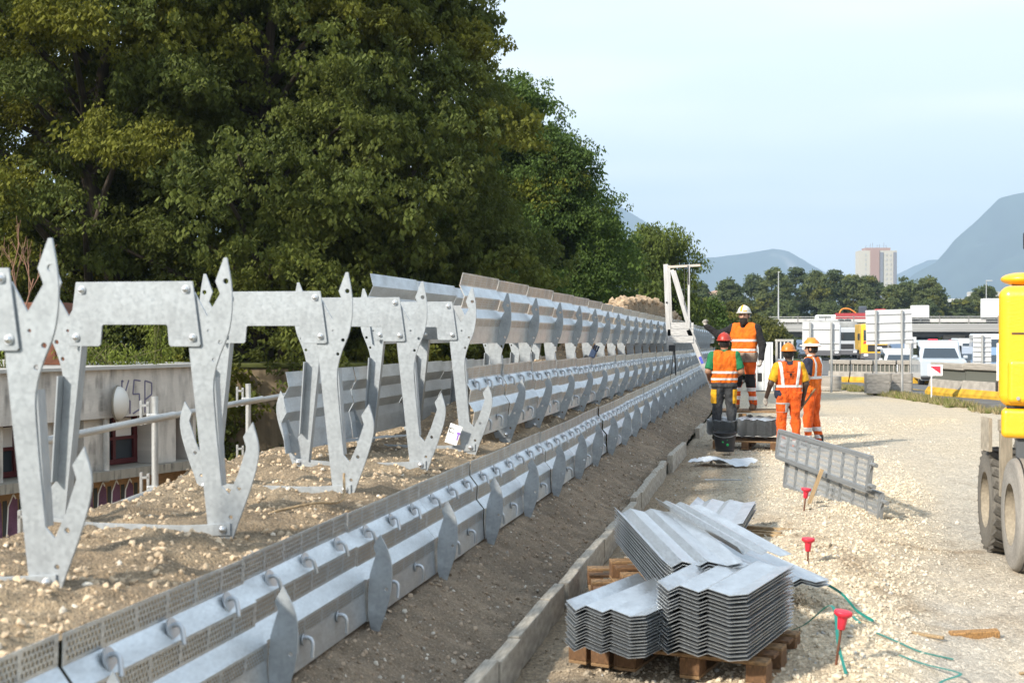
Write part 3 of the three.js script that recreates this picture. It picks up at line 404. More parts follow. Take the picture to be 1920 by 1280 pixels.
{ // low building: local x along the facade (away from the camera), z out of the wall
  const A = [-11.3, 13.2], dir = [1.0, 3.3], ln = Math.hypot(...dir), yaw = Math.atan2(dir[1], dir[0]);
  const b = thing('low_building', 'low stained concrete building with dark red windows and graffiti', 'building', [A[0], 0, A[1]], yaw);
  const L = 7.05, wallM = M([0.76, 0.735, 0.70], 0.95, 0, { map: withRep(stainMap, 0.22, 1) }), sillM = M([0.40, 0.38, 0.33], 0.95, 0, { map: withRep(stainMap, 0.5, 1) }), red = M([0.13, 0.018, 0.022], 0.6, 0, { map: dirtyMap });
  const uvm = (g) => { const p = g.attributes.position, u = g.attributes.uv; for (let i = 0; i < p.count; i++) u.setXY(i, p.getX(i), p.getY(i) + 0.3); return g; };
  part('fascia', uvm(bx(L, 0.74, 0.4, L / 2, 1.05, -0.2)), wallM, b);
  part('roof', join([bx(L + 0.1, 0.05, 7, L / 2, 1.44, -3.4)]), offWhite, b);
  part('back_wall', bx(L, 3.9, 6, L / 2, -0.55, -3.75), M([0.05, 0.045, 0.045], 0.9), b);
  part('end_wall', bx(0.25, 3.7, 6.6, L - 0.1, -0.45, -3.72), wallM, b);
  part('sill', uvm(bx(L, 0.14, 0.75, L / 2, -0.19, -0.33)), sillM, b);
  part('lower_wall', bx(L, 2.2, 0.3, L / 2, -1.37, -0.5), M([0.47, 0.31, 0.17], 0.95, 0, { map: dirtyMap }), b);
  const wins = [[0.4, 1.35], [1.6, 2.6], [2.9, 3.5], [3.8, 4.36], [4.86, 5.85], [6.3, 6.7]]; let prev = 0;
  for (const [x0, x1] of [...wins, [L - 0.3, L]]) { if (x0 > prev) part('pier', uvm(bx(x0 - prev, 0.82, 0.55, (x0 + prev) / 2, 0.29, -0.42)), wallM, b); prev = x1; }
  for (const [x0, x1] of wins) {
    const w = part('window', bx(x1 - x0, 0.78, 0.02, (x0 + x1) / 2, 0.28, -0.6), glassDark, b), W = x1 - x0;
    const bars = [[0, 0.37, W, 0.06], [0, -0.35, W, 0.08], [-W / 2 + 0.04, 0, 0.08, 0.78], [W / 2 - 0.04, 0, 0.08, 0.78], [0, 0, 0.06, 0.78], [0, 0.02, W, 0.05]];
    for (const [x, y, a, c] of bars) part('frame_bar', bx(a, c, 0.05, x, y, 0.03 + (a > c ? 0.004 : 0)), red, w, [(x0 + x1) / 2 * 0 + 0, 0, 0]);
    w.children.forEach((o) => o.position.set((x0 + x1) / 2, 0.28, -0.6));
    w.geometry = bx(W, 0.78, 0.02, (x0 + x1) / 2, 0.28, -0.6);
    part('blind', bx(W * 0.34, 0.3, 0.01, (x0 + x1) / 2 + W * 0.22, 0.46, -0.58), white, w);
  }
  part('drain_pipe', cyl(0.05, 0.05, 0.98, 4.72, 0.2, -0.06), offWhite, b);
  const dish = part('lamp_dome', new THREE.SphereGeometry(0.26, 20, 12, 0, Math.PI * 2, 0, Math.PI / 2).scale(1, 0.6, 1).rotateX(Math.PI / 2).rotateY(0.5), M([0.62, 0.60, 0.55], 0.5), b, [4.85, 0.9, 0.05]);
  part('rim', new THREE.TorusGeometry(0.26, 0.016, 8, 28).rotateY(0.5), M([0.2, 0.18, 0.14], 0.7), dish);
  // painted letters on the fascia: K 5 P, and the graffiti band below the sill
  const ink = M([0.13, 0.12, 0.19], 0.8), st = (pts) => pts.slice(1).map((p, i) => { const q = pts[i]; return beam(V(q[0], q[1], 0.004), V(p[0], p[1], 0.004), 0.022, 0.006); });
  const lx = 4.98, ly = 0.72; const letters = [[[0, 0], [0, 0.52], [0.04, 0.5]], [[0.02, 0.2], [0.17, 0.52]], [[0.03, 0.22], [0.2, 0.2], [0.2, 0]], [[0.46, 0.5], [0.3, 0.52], [0.27, 0.3], [0.43, 0.3], [0.44, 0.06], [0.27, 0.0]], [[0.57, 0], [0.57, 0.5], [0.74, 0.46], [0.74, 0.28], [0.57, 0.2]]];
  part('graffiti', join(letters.flatMap((s) => st(s.map(([x, y]) => [x * 0.85 + lx, y * 1.0 + ly])))), ink, b);
  const pur = M([0.23, 0.11, 0.20], 0.85, 0, { map: dirtyMap }), gr = rng(8), wl = M([0.75, 0.75, 0.75], 0.8);
  for (let i = 0; i < 12; i++) { const x = 2.3 + i * 0.28; part('painted_block', plate([[x, -0.95], [x + 0.19, -0.95], [x + 0.17, -0.45 + gr() * 0.06], [x + 0.09, -0.36], [x + 0.02, -0.46]], 0.008), pur, b, [0, 0, -0.344]); part('painted_line', join(st([[x - 0.02, -0.93], [x + 0.01, -0.5], [x + 0.1, -0.33], [x + 0.14, -0.4]])), wl, b, [0, 0, -0.345]); part('painted_block', bx(0.07, 0.5, 0.006, x + 0.235, -0.66, -0.345), M([0.05, 0.055, 0.05], 0.9), b); }
  const s = thing('old_shed', 'weathered tan masonry shed with a mossy top beyond the low building', 'shed', [-10.2, -2.3, 27], 0.3);
  part('wall', bx(3.4, 3.5, 2.2, 0, 1.75, 0), M([0.30, 0.24, 0.165], 0.95, 0, { map: stainMap }), s); part('mossy_top', new RoundedBoxGeometry(3.5, 0.12, 2.3, 2, 0.05).translate(0, 3.55, 0), M([0.10, 0.12, 0.03], 1, 0, { map: soilMap }), s); part('door', bx(0.7, 2.2, 0.05, 1.0, 1.4, 1.11), black, s);
  const t = thing('rusty_tank', 'rust brown metal hood behind the nearest frames', 'tank', [-11.2, 1.475, 18.4], 0.2);
  part('body', plate([[-0.5, 0], [0.3, 0], [0.3, 0.78], [0.14, 0.95], [-0.5, 0.95]], 0.7, [], 0.02), rustM, t); part('band', bx(0.84, 0.05, 0.74, -0.1, 0.74, 0), M([0.12, 0.05, 0.03], 0.9), t);
  const o1 = single('orange_scrap', 'small orange plastic scrap caught on the scaffold railing', 'scrap', new THREE.TorusKnotGeometry(0.03, 0.012, 40, 6, 2, 3), M([0.75, 0.12, 0.02], 0.7), [-4.99, 0.76, 10.4]);
}

// ---------- mountains, tower, bridge and the background ----------
function ridge(label, D, pts, depth, seed, color, rock) {
  const x0 = pts[0][0], x1 = pts[pts.length - 1][0], nx = 150, nt = 40, g = new THREE.BufferGeometry(), pos = [], c = [], idx = [];
  for (let j = 0; j <= nt; j++) for (let i = 0; i <= nx; i++) {
    const x = lerp(x0, x1, i / nx), t = j / nt, h = lin(pts, x), n = fbm(x / 260 + seed, t * 4, seed, 5), fr = fbm(x / 90, t * 9, seed + 3, 3);
    const y = h * (1 - Math.pow(t, 0.8)) * (1 + 0.22 * n * Math.min(1, t * 5)) + fr * 26 * Math.min(1, t * 6) + n * 7 + fr * 5 - 30;
    pos.push(x + n * 60 * t, y, -(D - depth * t)); const k = 0.8 + 0.6 * fr, bare = rock * sst(0.14, 0.3, fbm(x / 170, t * 6, seed + 8, 4));
    c.push(lerp(color[0] * k, 0.30, bare), lerp(color[1] * k, 0.27, bare), lerp(color[2] * k, 0.23, bare)); if (i && j) { const k2 = j * (nx + 1) + i; idx.push(k2 - nx - 2, k2 - 1, k2, k2 - nx - 2, k2, k2 - nx - 1); }
  }
  g.setAttribute('position', new THREE.Float32BufferAttribute(pos, 3)); g.setAttribute('color', new THREE.Float32BufferAttribute(c, 3)); g.setIndex(idx); g.computeVertexNormals(); const o = struct('mountain', g, M([1, 1, 1], 1, 0, { vertexColors: true })); o.userData.label = label; return o;
}
const forest = [0.04, 0.06, 0.04];
ridge('long pale blue mountain flank behind the small tree', 7000, [[-3200, 1000], [-1500, 860], [-920, 760], [-700, 620], [-480, 470], [-390, 425], [-330, 428], [-200, 445], [-28, 470], [60, 452], [170, 385], [250, 340], [330, 290], [600, 150], [900, 40]], 1500, 3, forest, 0.75);
ridge('forested blue mountain rising at the right edge', 6000, [[250, 20], [420, 180], [520, 225], [600, 290], [690, 340], [770, 440], [870, 530], [960, 620], [1060, 640], [1400, 700], [2600, 800]], 1400, 9, forest, 0.0);
ridge('low dark blue foothill right of the tower block', 4600, [[180, 20], [270, 150], [330, 178], [400, 182], [470, 165], [560, 120], [760, 60], [900, 10]], 700, 14, forest, 0.0);
ridge('far pale ridge between the mountains', 8600, [[-300, 50], [150, 260], [470, 330], [700, 375], [940, 485], [1250, 500], [2000, 400]], 1500, 21, forest, 0.2);
{
  const t = thing('tower_block', 'tall pale residential tower with a brown centre strip', 'tower', [57.5, -3, 800], 0.14);
  const cream = M([0.46, 0.44, 0.40], 0.9), brown = M([0.33, 0.23, 0.21], 0.9), dk = M([0.2, 0.21, 0.25], 0.6), winM = M([0.40, 0.40, 0.40], 0.5);
  part('wall', bx(22, 53, 12, 0, 26.5, 0), cream, t); part('brown_strip', bx(5.4, 53.4, 0.6, -2.0, 26.7, 6.2), brown, t); part('stair_strip', bx(1.8, 52, 0.6, 2.0, 26, 6.2), dk, t); part('end_strip', bx(1.8, 52, 0.6, 9.8, 26, 6.2), dk, t);
  const win = new THREE.BoxGeometry(0.9, 1.3, 0.3), wg = []; for (let f = 0; f < 18; f++) for (const x of [5.0, 7.4, -7.4]) wg.push([x, 2 + f * 2.85]); for (const [x, y] of wg) part('window', win, winM, t, [x, y, 6.05]);
  const rf = part('roof', bx(15, 1.6, 10, 0, 53.9, 0), brown, t); for (let i = 0; i < 7; i++) part('mast', cyl(0.12, 0.12, 2 + (i % 3) * 1.4, -6 + i * 2, 55.5, (i % 2) * 3, 'y', 6), dk, rf);
  const b = thing('flat_building', 'low flat grey building far behind the trees at the right', 'building', [75, -3, 520], 0.1); part('wall', bx(22, 10, 14, 0, 11, 0), M([0.30, 0.31, 0.36], 0.9), b); part('roof', bx(23, 1.2, 15, 0, 16.6, 0), M([0.55, 0.55, 0.54], 0.9), b); part('penthouse', bx(12, 3, 6, 3, 18.5, 0), offWhite, b);
  const b2 = thing('far_house', 'pale house front showing through the far trees left of the street lamp', 'house', [-18.5, -2, 420], 0); part('wall', bx(10, 15.5, 8, 0, 8, 0), M([0.6, 0.5, 0.42], 0.9), b2); part('roof', new THREE.ConeGeometry(7.6, 2, 4).rotateY(Math.PI / 4).translate(0, 16.7, 0), M([0.4, 0.25, 0.18], 0.9), b2);
}
{ // motorway bridge
  const D = 200, b = thing('road_bridge', 'long concrete road bridge with steel railing across the highway', 'bridge', [15, 0, D], -0.03);
  const deckM = M([0.46, 0.47, 0.48], 0.9, 0, { map: dirtyMap }), dk = M([0.16, 0.16, 0.17], 0.9), pierM = M([0.38, 0.36, 0.33], 0.95, 0, { map: dirtyMap });
  part('deck_edge', bx(120, 1.15, 0.5, 0, 2.45, 6), deckM, b); part('deck', bx(120, 0.9, 12, 0, 2.45, -0.3), deckM, b); part('girder', bx(120, 0.9, 9, 0, 1.55, -1), dk, b);
  part('parapet', bx(120, 0.6, 0.3, 0, 3.6, -6), M([0.5, 0.48, 0.46], 0.9), b);
  for (const y of [3.35, 3.7, 4.05]) part('railing_bar', bx(120, 0.1, 0.06, 0, y, 6), tubeM, b);
  for (let i = 0; i < 31; i++) part('railing_post', bx(0.16, 1.2, 0.14, -60 + i * 4, 3.6, 6.08), M([0.2, 0.19, 0.18], 0.8), b);
  for (const x of [-23, 1.5, 10.2, 16]) { const p = part('pier', bx(x === 1.5 ? 1.2 : 2.2, 5.5, 1.6, x, -1.4, 3), pierM, b); part('cap', bx(3, 0.8, 2, x, 1.0, 3.2), pierM, p); }
  part('tunnel_wall', bx(6, 4.6, 0.5, 5.6, -1.2, -5), M([0.03, 0.03, 0.045], 0.9), b); part('abutment', bx(2, 5, 10, -30, 0, -1), pierM, b);
}
function lampPost(label, [X, y, D], h, arm) { const l = thing('street_lamp', label, 'street lamp', [X, y, D]); part('pole', cyl(0.06, 0.12, h, 0, h / 2, 0), M([0.45, 0.46, 0.46], 0.6, 0.3), l); part('head', rbx(arm, 0.14, 0.35, 0.05, arm / 2 - 0.1, h, 0), M([0.5, 0.51, 0.5], 0.5), l); }
lampPost('pale street lamp pole rising above the left end of the bridge', [0.0, 2.9, 201], 8.1, 0.3); lampPost('street lamp with a double head right of the far trees', [36.2, 2.9, 240], 8.0, 1.1);

// ---------- traffic ----------
function wheelGeo(r, w) { return new THREE.LatheGeometry([[r * 0.55, -w / 2], [r * 0.93, -w / 2], [r, -w * 0.36], [r, w * 0.36], [r * 0.93, w / 2], [r * 0.55, w / 2]].map(([x, y]) => new THREE.Vector2(x, y)), 24).rotateZ(Math.PI / 2); }
const headM = M([0.75, 0.76, 0.78], 0.15), rimM = M([0.45, 0.45, 0.46], 0.4, 0.6);
function wheel(p, x, y, z, r = 0.33, w = 0.22) { const t = part('wheel', wheelGeo(r, w), black, p, [x, y, z]); part('rim', cyl(r * 0.56, r * 0.56, w * 0.9, 0, 0, 0, 'x', 16), rimM, t); }
function car(name, label, cat, [X, D], color, { w = 1.8, h = 1.5, L = 4.4, van = 0, turn = 0, y = base(D) + 0.085, group } = {}) { // faces the camera
  const c = thing(name, label, cat, [X, y, D], turn, group), paint = P(color, 0.35, { clearcoat: 0.6 });
  const hood = h * 0.6, low = plate([[-L / 2, 0.28], [L / 2 - 0.1, 0.28], [L / 2, 0.45], [L / 2 - 0.05, hood - 0.12], [L / 2 - 0.5, hood - 0.03], [van ? L / 2 - 0.7 : L / 2 - 1.15, hood], [-L / 2 + 0.1, hood], [-L / 2, hood * 0.8]], w, [], 0.06).rotateY(-Math.PI / 2);
  part('body', low, paint, c);
  const f = van ? L / 2 - 0.75 : L / 2 - 1.15, top = [[-L / 2 + 0.08, hood], [f, hood], [f - (van ? 0.55 : 0.75), h], [-L / 2 + (van ? 0.1 : 0.5), h]];
  part('cabin', plate(top, w - 0.2, [], 0.07).rotateY(-Math.PI / 2), paint, c);
  part('windscreen', plate([[-w / 2 + 0.2, 0], [w / 2 - 0.2, 0], [w / 2 - 0.32, h - hood - 0.1], [-w / 2 + 0.32, h - hood - 0.1]], 0.02).rotateX(-Math.atan2(van ? 0.55 : 0.75, h - hood)), glassDark, c, [0, hood + 0.03, f + 0.05]);
  for (const s of [-1, 1]) { part('side_window', bx(0.02, (h - hood) * 0.62, L * 0.42, s * (w / 2 - 0.06), (h + hood) / 2, -L * 0.02), glassDark, c); part('headlight', rbx(0.36, 0.16, 0.1, 0.04, s * (w / 2 - 0.28), hood - 0.2, L / 2 - 0.05), headM, c); part('mirror', rbx(0.18, 0.14, 0.1, 0.04, s * (w / 2 + 0.08), hood + 0.1, f - 0.1), paint, c); for (const z of [L * 0.31, -L * 0.31]) wheel(c, s * (w / 2 - 0.12), 0.33, z); }
  part('grille', bx(w * 0.5, 0.16, 0.06, 0, hood - 0.32, L / 2 - 0.0), black, c); part('number_plate', bx(0.5, 0.11, 0.03, 0, 0.42, L / 2 + 0.01), white, c); part('bumper', rbx(w * 0.98, 0.2, 0.12, 0.05, 0, 0.36, L / 2 - 0.03), black, c);
  return c;
}
const wht = [0.5, 0.51, 0.52], slv = [0.42, 0.44, 0.47], blu = [0.09, 0.13, 0.2], grey = [0.22, 0.23, 0.25];
const suv = car('suv', 'pale silver off-road car with a red roof beacon, largest in the queue', 'car', [6.62, 57], [0.40, 0.44, 0.48], { w: 1.85, h: 1.78, L: 4.7 }); part('beacon', rbx(0.4, 0.14, 0.2, 0.04, -0.2, 1.84, 0.2), redPlastic, suv);
car('parked_car', 'white hatchback left of the silver off-road car', 'car', [6.2, 70], wht); car('parked_car', 'dark blue grey car right behind the silver off-road car', 'car', [8.3, 63], [0.25, 0.28, 0.33], { h: 1.55 });
car('parked_car', 'dark car close to the yellow truck', 'car', [7.7, 84], blu, { h: 1.7 }); car('pickup', 'white pickup truck with a high cab in the queue at the right', 'pickup', [10.6, 75], wht, { h: 2.0, w: 2.0, van: 1 });
car('delivery_van', 'white van partly hidden behind the grey sign board', 'van', [10.4, 66], wht, { h: 2.2, w: 2.0, van: 1, L: 5 }); car('parked_car', 'blue car under the grey sign board near the excavator', 'car', [9.45, 59.5], [0.16, 0.24, 0.36], { h: 1.5 });
car('parked_car', 'small dark car between the worker helmets and the white sign back', 'car', [2.4, 120], blu, { h: 1.6 }); car('parked_car', 'grey car behind the yellow truck in the queue', 'car', [9.6, 108], slv, { h: 1.5 });
function truck(label, [X, D], color, { w = 2.5, h = 3.0, box = null, y = base(D) + 0.085, turn = 0 } = {}) {
  const t = thing('truck', label, 'truck', [X, y, D], turn), paint = P(color, 0.4, { clearcoat: 0.4 });
  part('cab', new RoundedBoxGeometry(w, h - 0.7, 2.2, 3, 0.12).translate(0, 0.7 + (h - 0.7) / 2, 0), paint, t); part('windscreen', rbx(w * 0.86, h * 0.27, 0.06, 0.03, 0, h * 0.72, 1.1), glassDark, t); part('grille', rbx(w * 0.62, 0.5, 0.08, 0.03, 0, h * 0.4, 1.11), black, t); part('bumper', rbx(w * 0.99, 0.45, 0.3, 0.05, 0, 0.62, 1.05), M([0.1, 0.1, 0.11], 0.7), t);
  for (const s of [-1, 1]) { part('headlight', rbx(0.32, 0.18, 0.08, 0.03, s * w * 0.36, 0.68, 1.2), headM, t); part('mirror', rbx(0.16, 0.5, 0.12, 0.04, s * (w / 2 + 0.16), h * 0.68, 0.9), black, t); wheel(t, s * (w / 2 - 0.18), 0.5, 0.1, 0.5, 0.3); wheel(t, s * (w / 2 - 0.18), 0.5, -4, 0.5, 0.3); }
  part('chassis', bx(w * 0.4, 0.3, 7, 0, 0.75, -2.8), black, t);
  if (box) part('load_body', new RoundedBoxGeometry(w, box[0], 5.5, 2, 0.05).translate(0, 1 + box[0] / 2, -4.1), M(box[1], 0.6, 0, { map: dirtyMap }), t);
  return t;
}
const yt = truck('yellow road works truck with a striped front behind the white sign backs', [7.3, 100], [0.80, 0.46, 0.02], { box: [2.0, [0.7, 0.42, 0.03]] });
for (let i = 0; i < 6; i++) part('warning_stripe', plate([[-1.1 + i * 0.36, 0], [-0.95 + i * 0.36, 0], [-0.86 + i * 0.36, 0.16], [-1.01 + i * 0.36, 0.16]], 0.02), i % 2 ? white : redPlastic, yt, [0, 1.55, 1.13]);
part('emblem', bx(0.5, 0.16, 0.02, 0, 1.22, 1.17), headM, yt);
truck('white truck behind the left sign back', [3.9, 112], [0.45, 0.47, 0.5], { box: [2.4, [0.45, 0.47, 0.48]] }); truck('pale grey truck farther behind the two helmets', [6.3, 128], [0.42, 0.44, 0.47], { box: [2.6, [0.4, 0.42, 0.43]] });
{ // on the bridge
  const y = 2.9, D = 199;
  const r = thing('dump_truck', 'dark red dump truck carrying a small excavator on the bridge', 'truck', [11.2, y, D], 0);
  part('load_body', bx(5.6, 0.9, 2.4, 0, 1.3, 0), M([0.33, 0.03, 0.035], 0.6), r); part('cab', rbx(1.6, 1.9, 2.4, 0.15, 3.7, 1.4, 0), M([0.42, 0.03, 0.035], 0.5), r); part('arm', new THREE.TubeGeometry(new THREE.CatmullRomCurve3([V(-2.3, 1.6, 0), V(-1.8, 2.35, 0), V(-0.8, 2.4, 0), V(0.2, 1.8, 0)]), 20, 0.09, 8), M([0.75, 0.25, 0.03], 0.6), r); part('machine', rbx(1.2, 1.2, 1.4, 0.2, 1.2, 2.2, 0), M([0.05, 0.06, 0.08], 0.5), r); for (const x of [-2, -1, 3.6]) part('wheel', cyl(0.5, 0.5, 0.3, x, 0.5, 1.1, 'z', 16), black, r);
  const v = (name, label, cat, x, L, h, m, t = 0) => { const o = thing(name, label, cat, [x, y, D + t]); part('body', rbx(L, h, 2.2, 0.35, 0, h / 2 + 0.35, 0), m, o); part('window', bx(L * 0.5, h * 0.3, 0.03, -L * 0.1, h * 0.72 + 0.35, 1.11), glassDark, o); for (const s of [-1, 1]) part('wheel', cyl(0.36, 0.36, 0.2, s * L * 0.3, 0.36, 1.02, 'z', 16), black, o); };
  v('van', 'white van on the bridge left of the dark red dump truck', 'van', 7.2, 3.6, 1.15, white); v('parked_car', 'small white car on the bridge right of the big sign back', 'car', 19.8, 4.0, 1.25, white, 1);
  const bt = (label, x, L, h, m) => { const o = thing('box_truck', label, 'truck', [x, y, D - 3]); part('load_body', rbx(L, h, 2.5, 0.06, 0, h / 2 + 1, 0), m, o); part('chassis', bx(L, 0.3, 1.4, 0, 0.85, 0), black, o); for (const s of [-0.36, -0.22, 0.36]) part('wheel', cyl(0.48, 0.48, 0.3, s * L, 0.48, 1.0, 'z', 16), black, o); };
  bt('large white box truck on the bridge near the excavator', 32.2, 6.5, 2.75, white); bt('grey white container truck on the bridge behind the big sign back', 20.3, 2.4, 1.8, white);
}
// ---------- barriers, blocks and signs ----------
{
  const bm = M([0.45, 0.43, 0.40], 0.95, 0, { map: dirtyMap }), ym = M([0.68, 0.42, 0.03], 0.85, 0, { map: dirtyMap }), slot = M([0.10, 0.105, 0.09], 0.9), om = M([0.65, 0.12, 0.02], 0.7);
  const seg = (X0, D0, X1, D1, label, orange) => {
    const dx = X1 - X0, dz = -(D1 - D0), L = Math.hypot(dx, dz), y = (base(D0) + base(D1)) / 2 + 0.08, o = thing('concrete_barrier', label, 'barrier', [(X0 + X1) / 2, y, (D0 + D1) / 2], Math.atan2(-dz, dx), 'concrete barriers with yellow foot along the lane');
    part('foot', plate([[-0.3, 0], [0.3, 0], [0.3, 0.1], [0.2, 0.24], [-0.2, 0.24], [-0.3, 0.1]], L, [], 0.004).rotateY(Math.PI / 2), ym, o); part('base', plate([[-0.2, 0.24], [0.2, 0.24], [0.14, 0.48], [-0.14, 0.48]], L - 0.004, [], 0.004).rotateY(Math.PI / 2), bm, o); part('top_rail', rbx(L - 0.004, 0.2, 0.26, 0.03, 0, 0.9, 0), bm, o); part('screen', bx(L - 0.03, 0.34, 0.08, 0, 0.64, 0), slot, o);
    const n = Math.round(L / 0.2); for (let i = 0; i < n; i++) part('slat', bx(0.05, 0.34, 0.03, -L / 2 + (i + 0.5) * L / n, 0.64, 0.07), bm, o);
    if (orange) for (const t of [-0.3, 0.25]) part('reflector', bx(0.07, 0.16, 0.02, t * L, 0.62, 0.1), om, o);
  };
  const line = [[9.8, 32.6], [8.6, 34], [7.4, 35.6], [6.3, 37.4], [5.4, 39.3], [4.75, 41.6]];
  for (let i = 1; i < line.length; i++) seg(...line[i - 1], ...line[i], ord(line.length - 1 - i) + ' section from the left of the near concrete barrier with yellow foot', i < 6);
  for (let i = 0; i < 6; i++) seg(2.3 + i * 0.95, 60 - i * 0.5, 3.2 + i * 0.95, 59.55 - i * 0.5, ord(i) + ' section from the left of the far concrete barrier behind the sign posts');
  const blk = (label, X, D, w = 0.72) => { const o = thing('concrete_block', label, 'concrete block', [X, base(D) + 0.02, D], 0.1); for (const k of [0, 1]) part('block', rbx(w, 0.33, 0.6, 0.015, 0, 0.17 + k * 0.335, 0), bm, o); };
  blk('stacked concrete blocks under the left post of the big white sign back', 3.22, 44.4); blk('stacked concrete blocks under the right post of the big white sign back', 4.08, 45.3, 0.68);
  single('concrete_ring', 'round concrete ring weight behind the right worker', 'concrete ring', cyl(0.42, 0.42, 0.5, 0, 0.25, 0, 'y', 24), bm, [1.9, base(49), 49.5]);
  const sgn = (name, label, [X, y, D], w, h, posts, turn, roll, rows) => {
    const o = thing(name, label, 'sign', [X, base(D), D], turn), m = M([0.52, 0.53, 0.54], 0.55);
    const bd = part('board', bx(w, h, 0.03, 0, 0, 0), m, o, [0, y + h / 2 - base(D), 0], [0, 0, roll]); for (let i = 0; i < rows; i++) part('stiffener', bx(w * 0.995, 0.035, 0.04, 0, -h / 2 + (i + 0.5) * h / rows, 0.03), m, bd);
    for (const px of posts) part('post', bar(V(px, 0.0, 0.09), V(px - roll * 0.4, y + h - 0.02 - base(D), 0.09), 0.04, 0.04, 8), tubeM, o);
  };
  sgn('sign_board', 'large white sign seen from behind on two posts', [3.63, 1.56, 44.6], 1.5, 1.15, [-0.42, 0.42], 0.05, 0.03, 4);
  sgn('sign_board', 'white sign seen from behind, left and smaller, above the right worker', [1.45, 1.33, 46], 1.26, 0.98, [-0.36, 0.36], 0, -0.01, 2);
  sgn('sign_board', 'small grey sign seen from behind beside the big white one', [4.85, 1.35, 50], 0.42, 0.42, [0], 0, 0, 1);
  sgn('sign_board', 'tall grey board covered with slats near the excavator', [7.1, 0.85, 48], 0.62, 1.02, [0.0], 0, 0, 6);
  const rs = thing('marker_board', 'small white marker board with a red triangle on the barrier', 'sign', [4.32, 0.62, 38.5]); part('post', cyl(0.02, 0.02, 1.3, 0, -0.35, 0), white, rs); part('board', bx(0.4, 0.32, 0.02, 0.1, 0.25, 0), white, rs); part('triangle', plate([[-0.05, 0.36], [0.24, 0.36], [0.24, 0.15]], 0.01), redPlastic, rs, [0, 0, 0.018]);
  const rd = thing('road_sign', 'round red rimmed no overtaking sign among the queueing cars', 'sign', [9.4, base(75), 75]); part('post', cyl(0.04, 0.04, 1.7, 0, 0.85, 0), tubeM, rd); part('rim', cyl(0.3, 0.3, 0.03, 0, 1.78, 0.04, 'z', 28), redPlastic, rd); part('face', cyl(0.22, 0.22, 0.03, 0, 1.78, 0.055, 'z', 28), white, rd); part('symbol', join([rbx(0.13, 0.1, 0.02, 0.02, -0.08, 1.78, 0.075), rbx(0.13, 0.1, 0.02, 0.02, 0.08, 1.78, 0.075)]), black, rd);
  const cb = thing('site_cabin', 'narrow white guard cabin with barred windows behind the helmets', 'cabin', [0.32, base(72), 72]); part('frame', join([bx(1.0, 0.12, 1, 0, 2.05, 0), bx(0.12, 2.1, 0.12, -0.42, 1.05, 0.45), bx(0.12, 2.1, 0.12, 0.42, 1.05, 0.45), bx(0.95, 0.35, 1, 0, 0.3, 0)]), offWhite, cb); part('window', bx(0.75, 0.9, 0.04, 0, 1.5, 0.42), glassDark, cb); for (const x of [-0.2, 0, 0.2]) part('bar', bx(0.06, 0.95, 0.03, x, 1.5, 0.47), white, cb); part('panel', bx(0.8, 0.55, 0.06, 0, 0.78, 0.46), M([0.4, 0.42, 0.48], 0.6), cb);
  const ct = thing('white_container', 'white container door behind the bearded worker', 'container', [-0.55, base(48), 48]); part('wall', bx(0.7, 1.75, 1.4, 0, 0.88, 0), M([0.66, 0.67, 0.67], 0.6), ct); for (const x of [-0.22, 0.0, 0.22]) part('rib', bx(0.05, 1.7, 0.04, x, 0.88, 0.72), white, ct); part('vent', bx(0.3, 0.3, 0.02, -0.12, 0.5, 0.72), black, ct);
}
// roadside weeds along the asphalt edge
{
  const r = rng(91), g = []; for (let i = 0; i < 9; i++) { const a = r() * 6.28, h = 0.05 + r() * 0.09, t = 0.04 + r() * 0.1, p = [V(Math.cos(a) * 0.02, 0, Math.sin(a) * 0.02), V(Math.cos(a + 1.5) * 0.012, 0, Math.sin(a + 1.5) * 0.012), V(Math.cos(a) * t, h, Math.sin(a) * t)]; const q = new THREE.BufferGeometry().setFromPoints(p); q.setAttribute('uv', new THREE.Float32BufferAttribute([0, 0, 1, 0, 0, 1], 2)); q.computeVertexNormals(); g.push(q); }
  const o = new THREE.InstancedMesh(mergeGeometries(g), M([1, 1, 1], 1), 2600), mt = new THREE.Matrix4(), e = new THREE.Quaternion(); let k = 0;
  for (let t = 0; t < 40000 && k < 2600; t++) { const D = 33 + Math.pow(r(), 0.8) * 26, x = edgeX(D) - 0.02 - Math.pow(r(), 1.5) * 0.8; if (N3(D * 0.35, 7, 2) < -0.05 || N3(x * 3, D * 2, 1) < -0.1) continue; const s = 0.7 + r() * 1.1; e.setFromAxisAngle(V(0, 1, 0), r() * 6); mt.compose(V(x, trackH(x, D) - 0.01, -D), e, V(s, s, s)); o.setMatrixAt(k, mt); const d = r(); o.setColorAt(k, d < 0.45 ? col(0.26, 0.21, 0.11) : col(0.10 + 0.05 * d, 0.15, 0.035)); k++; }
  o.count = k; o.name = 'roadside_weeds'; o.userData = { label: 'dry and green weeds along the broken asphalt edge', category: 'weeds', kind: 'stuff' }; scene.add(shade(o));
}
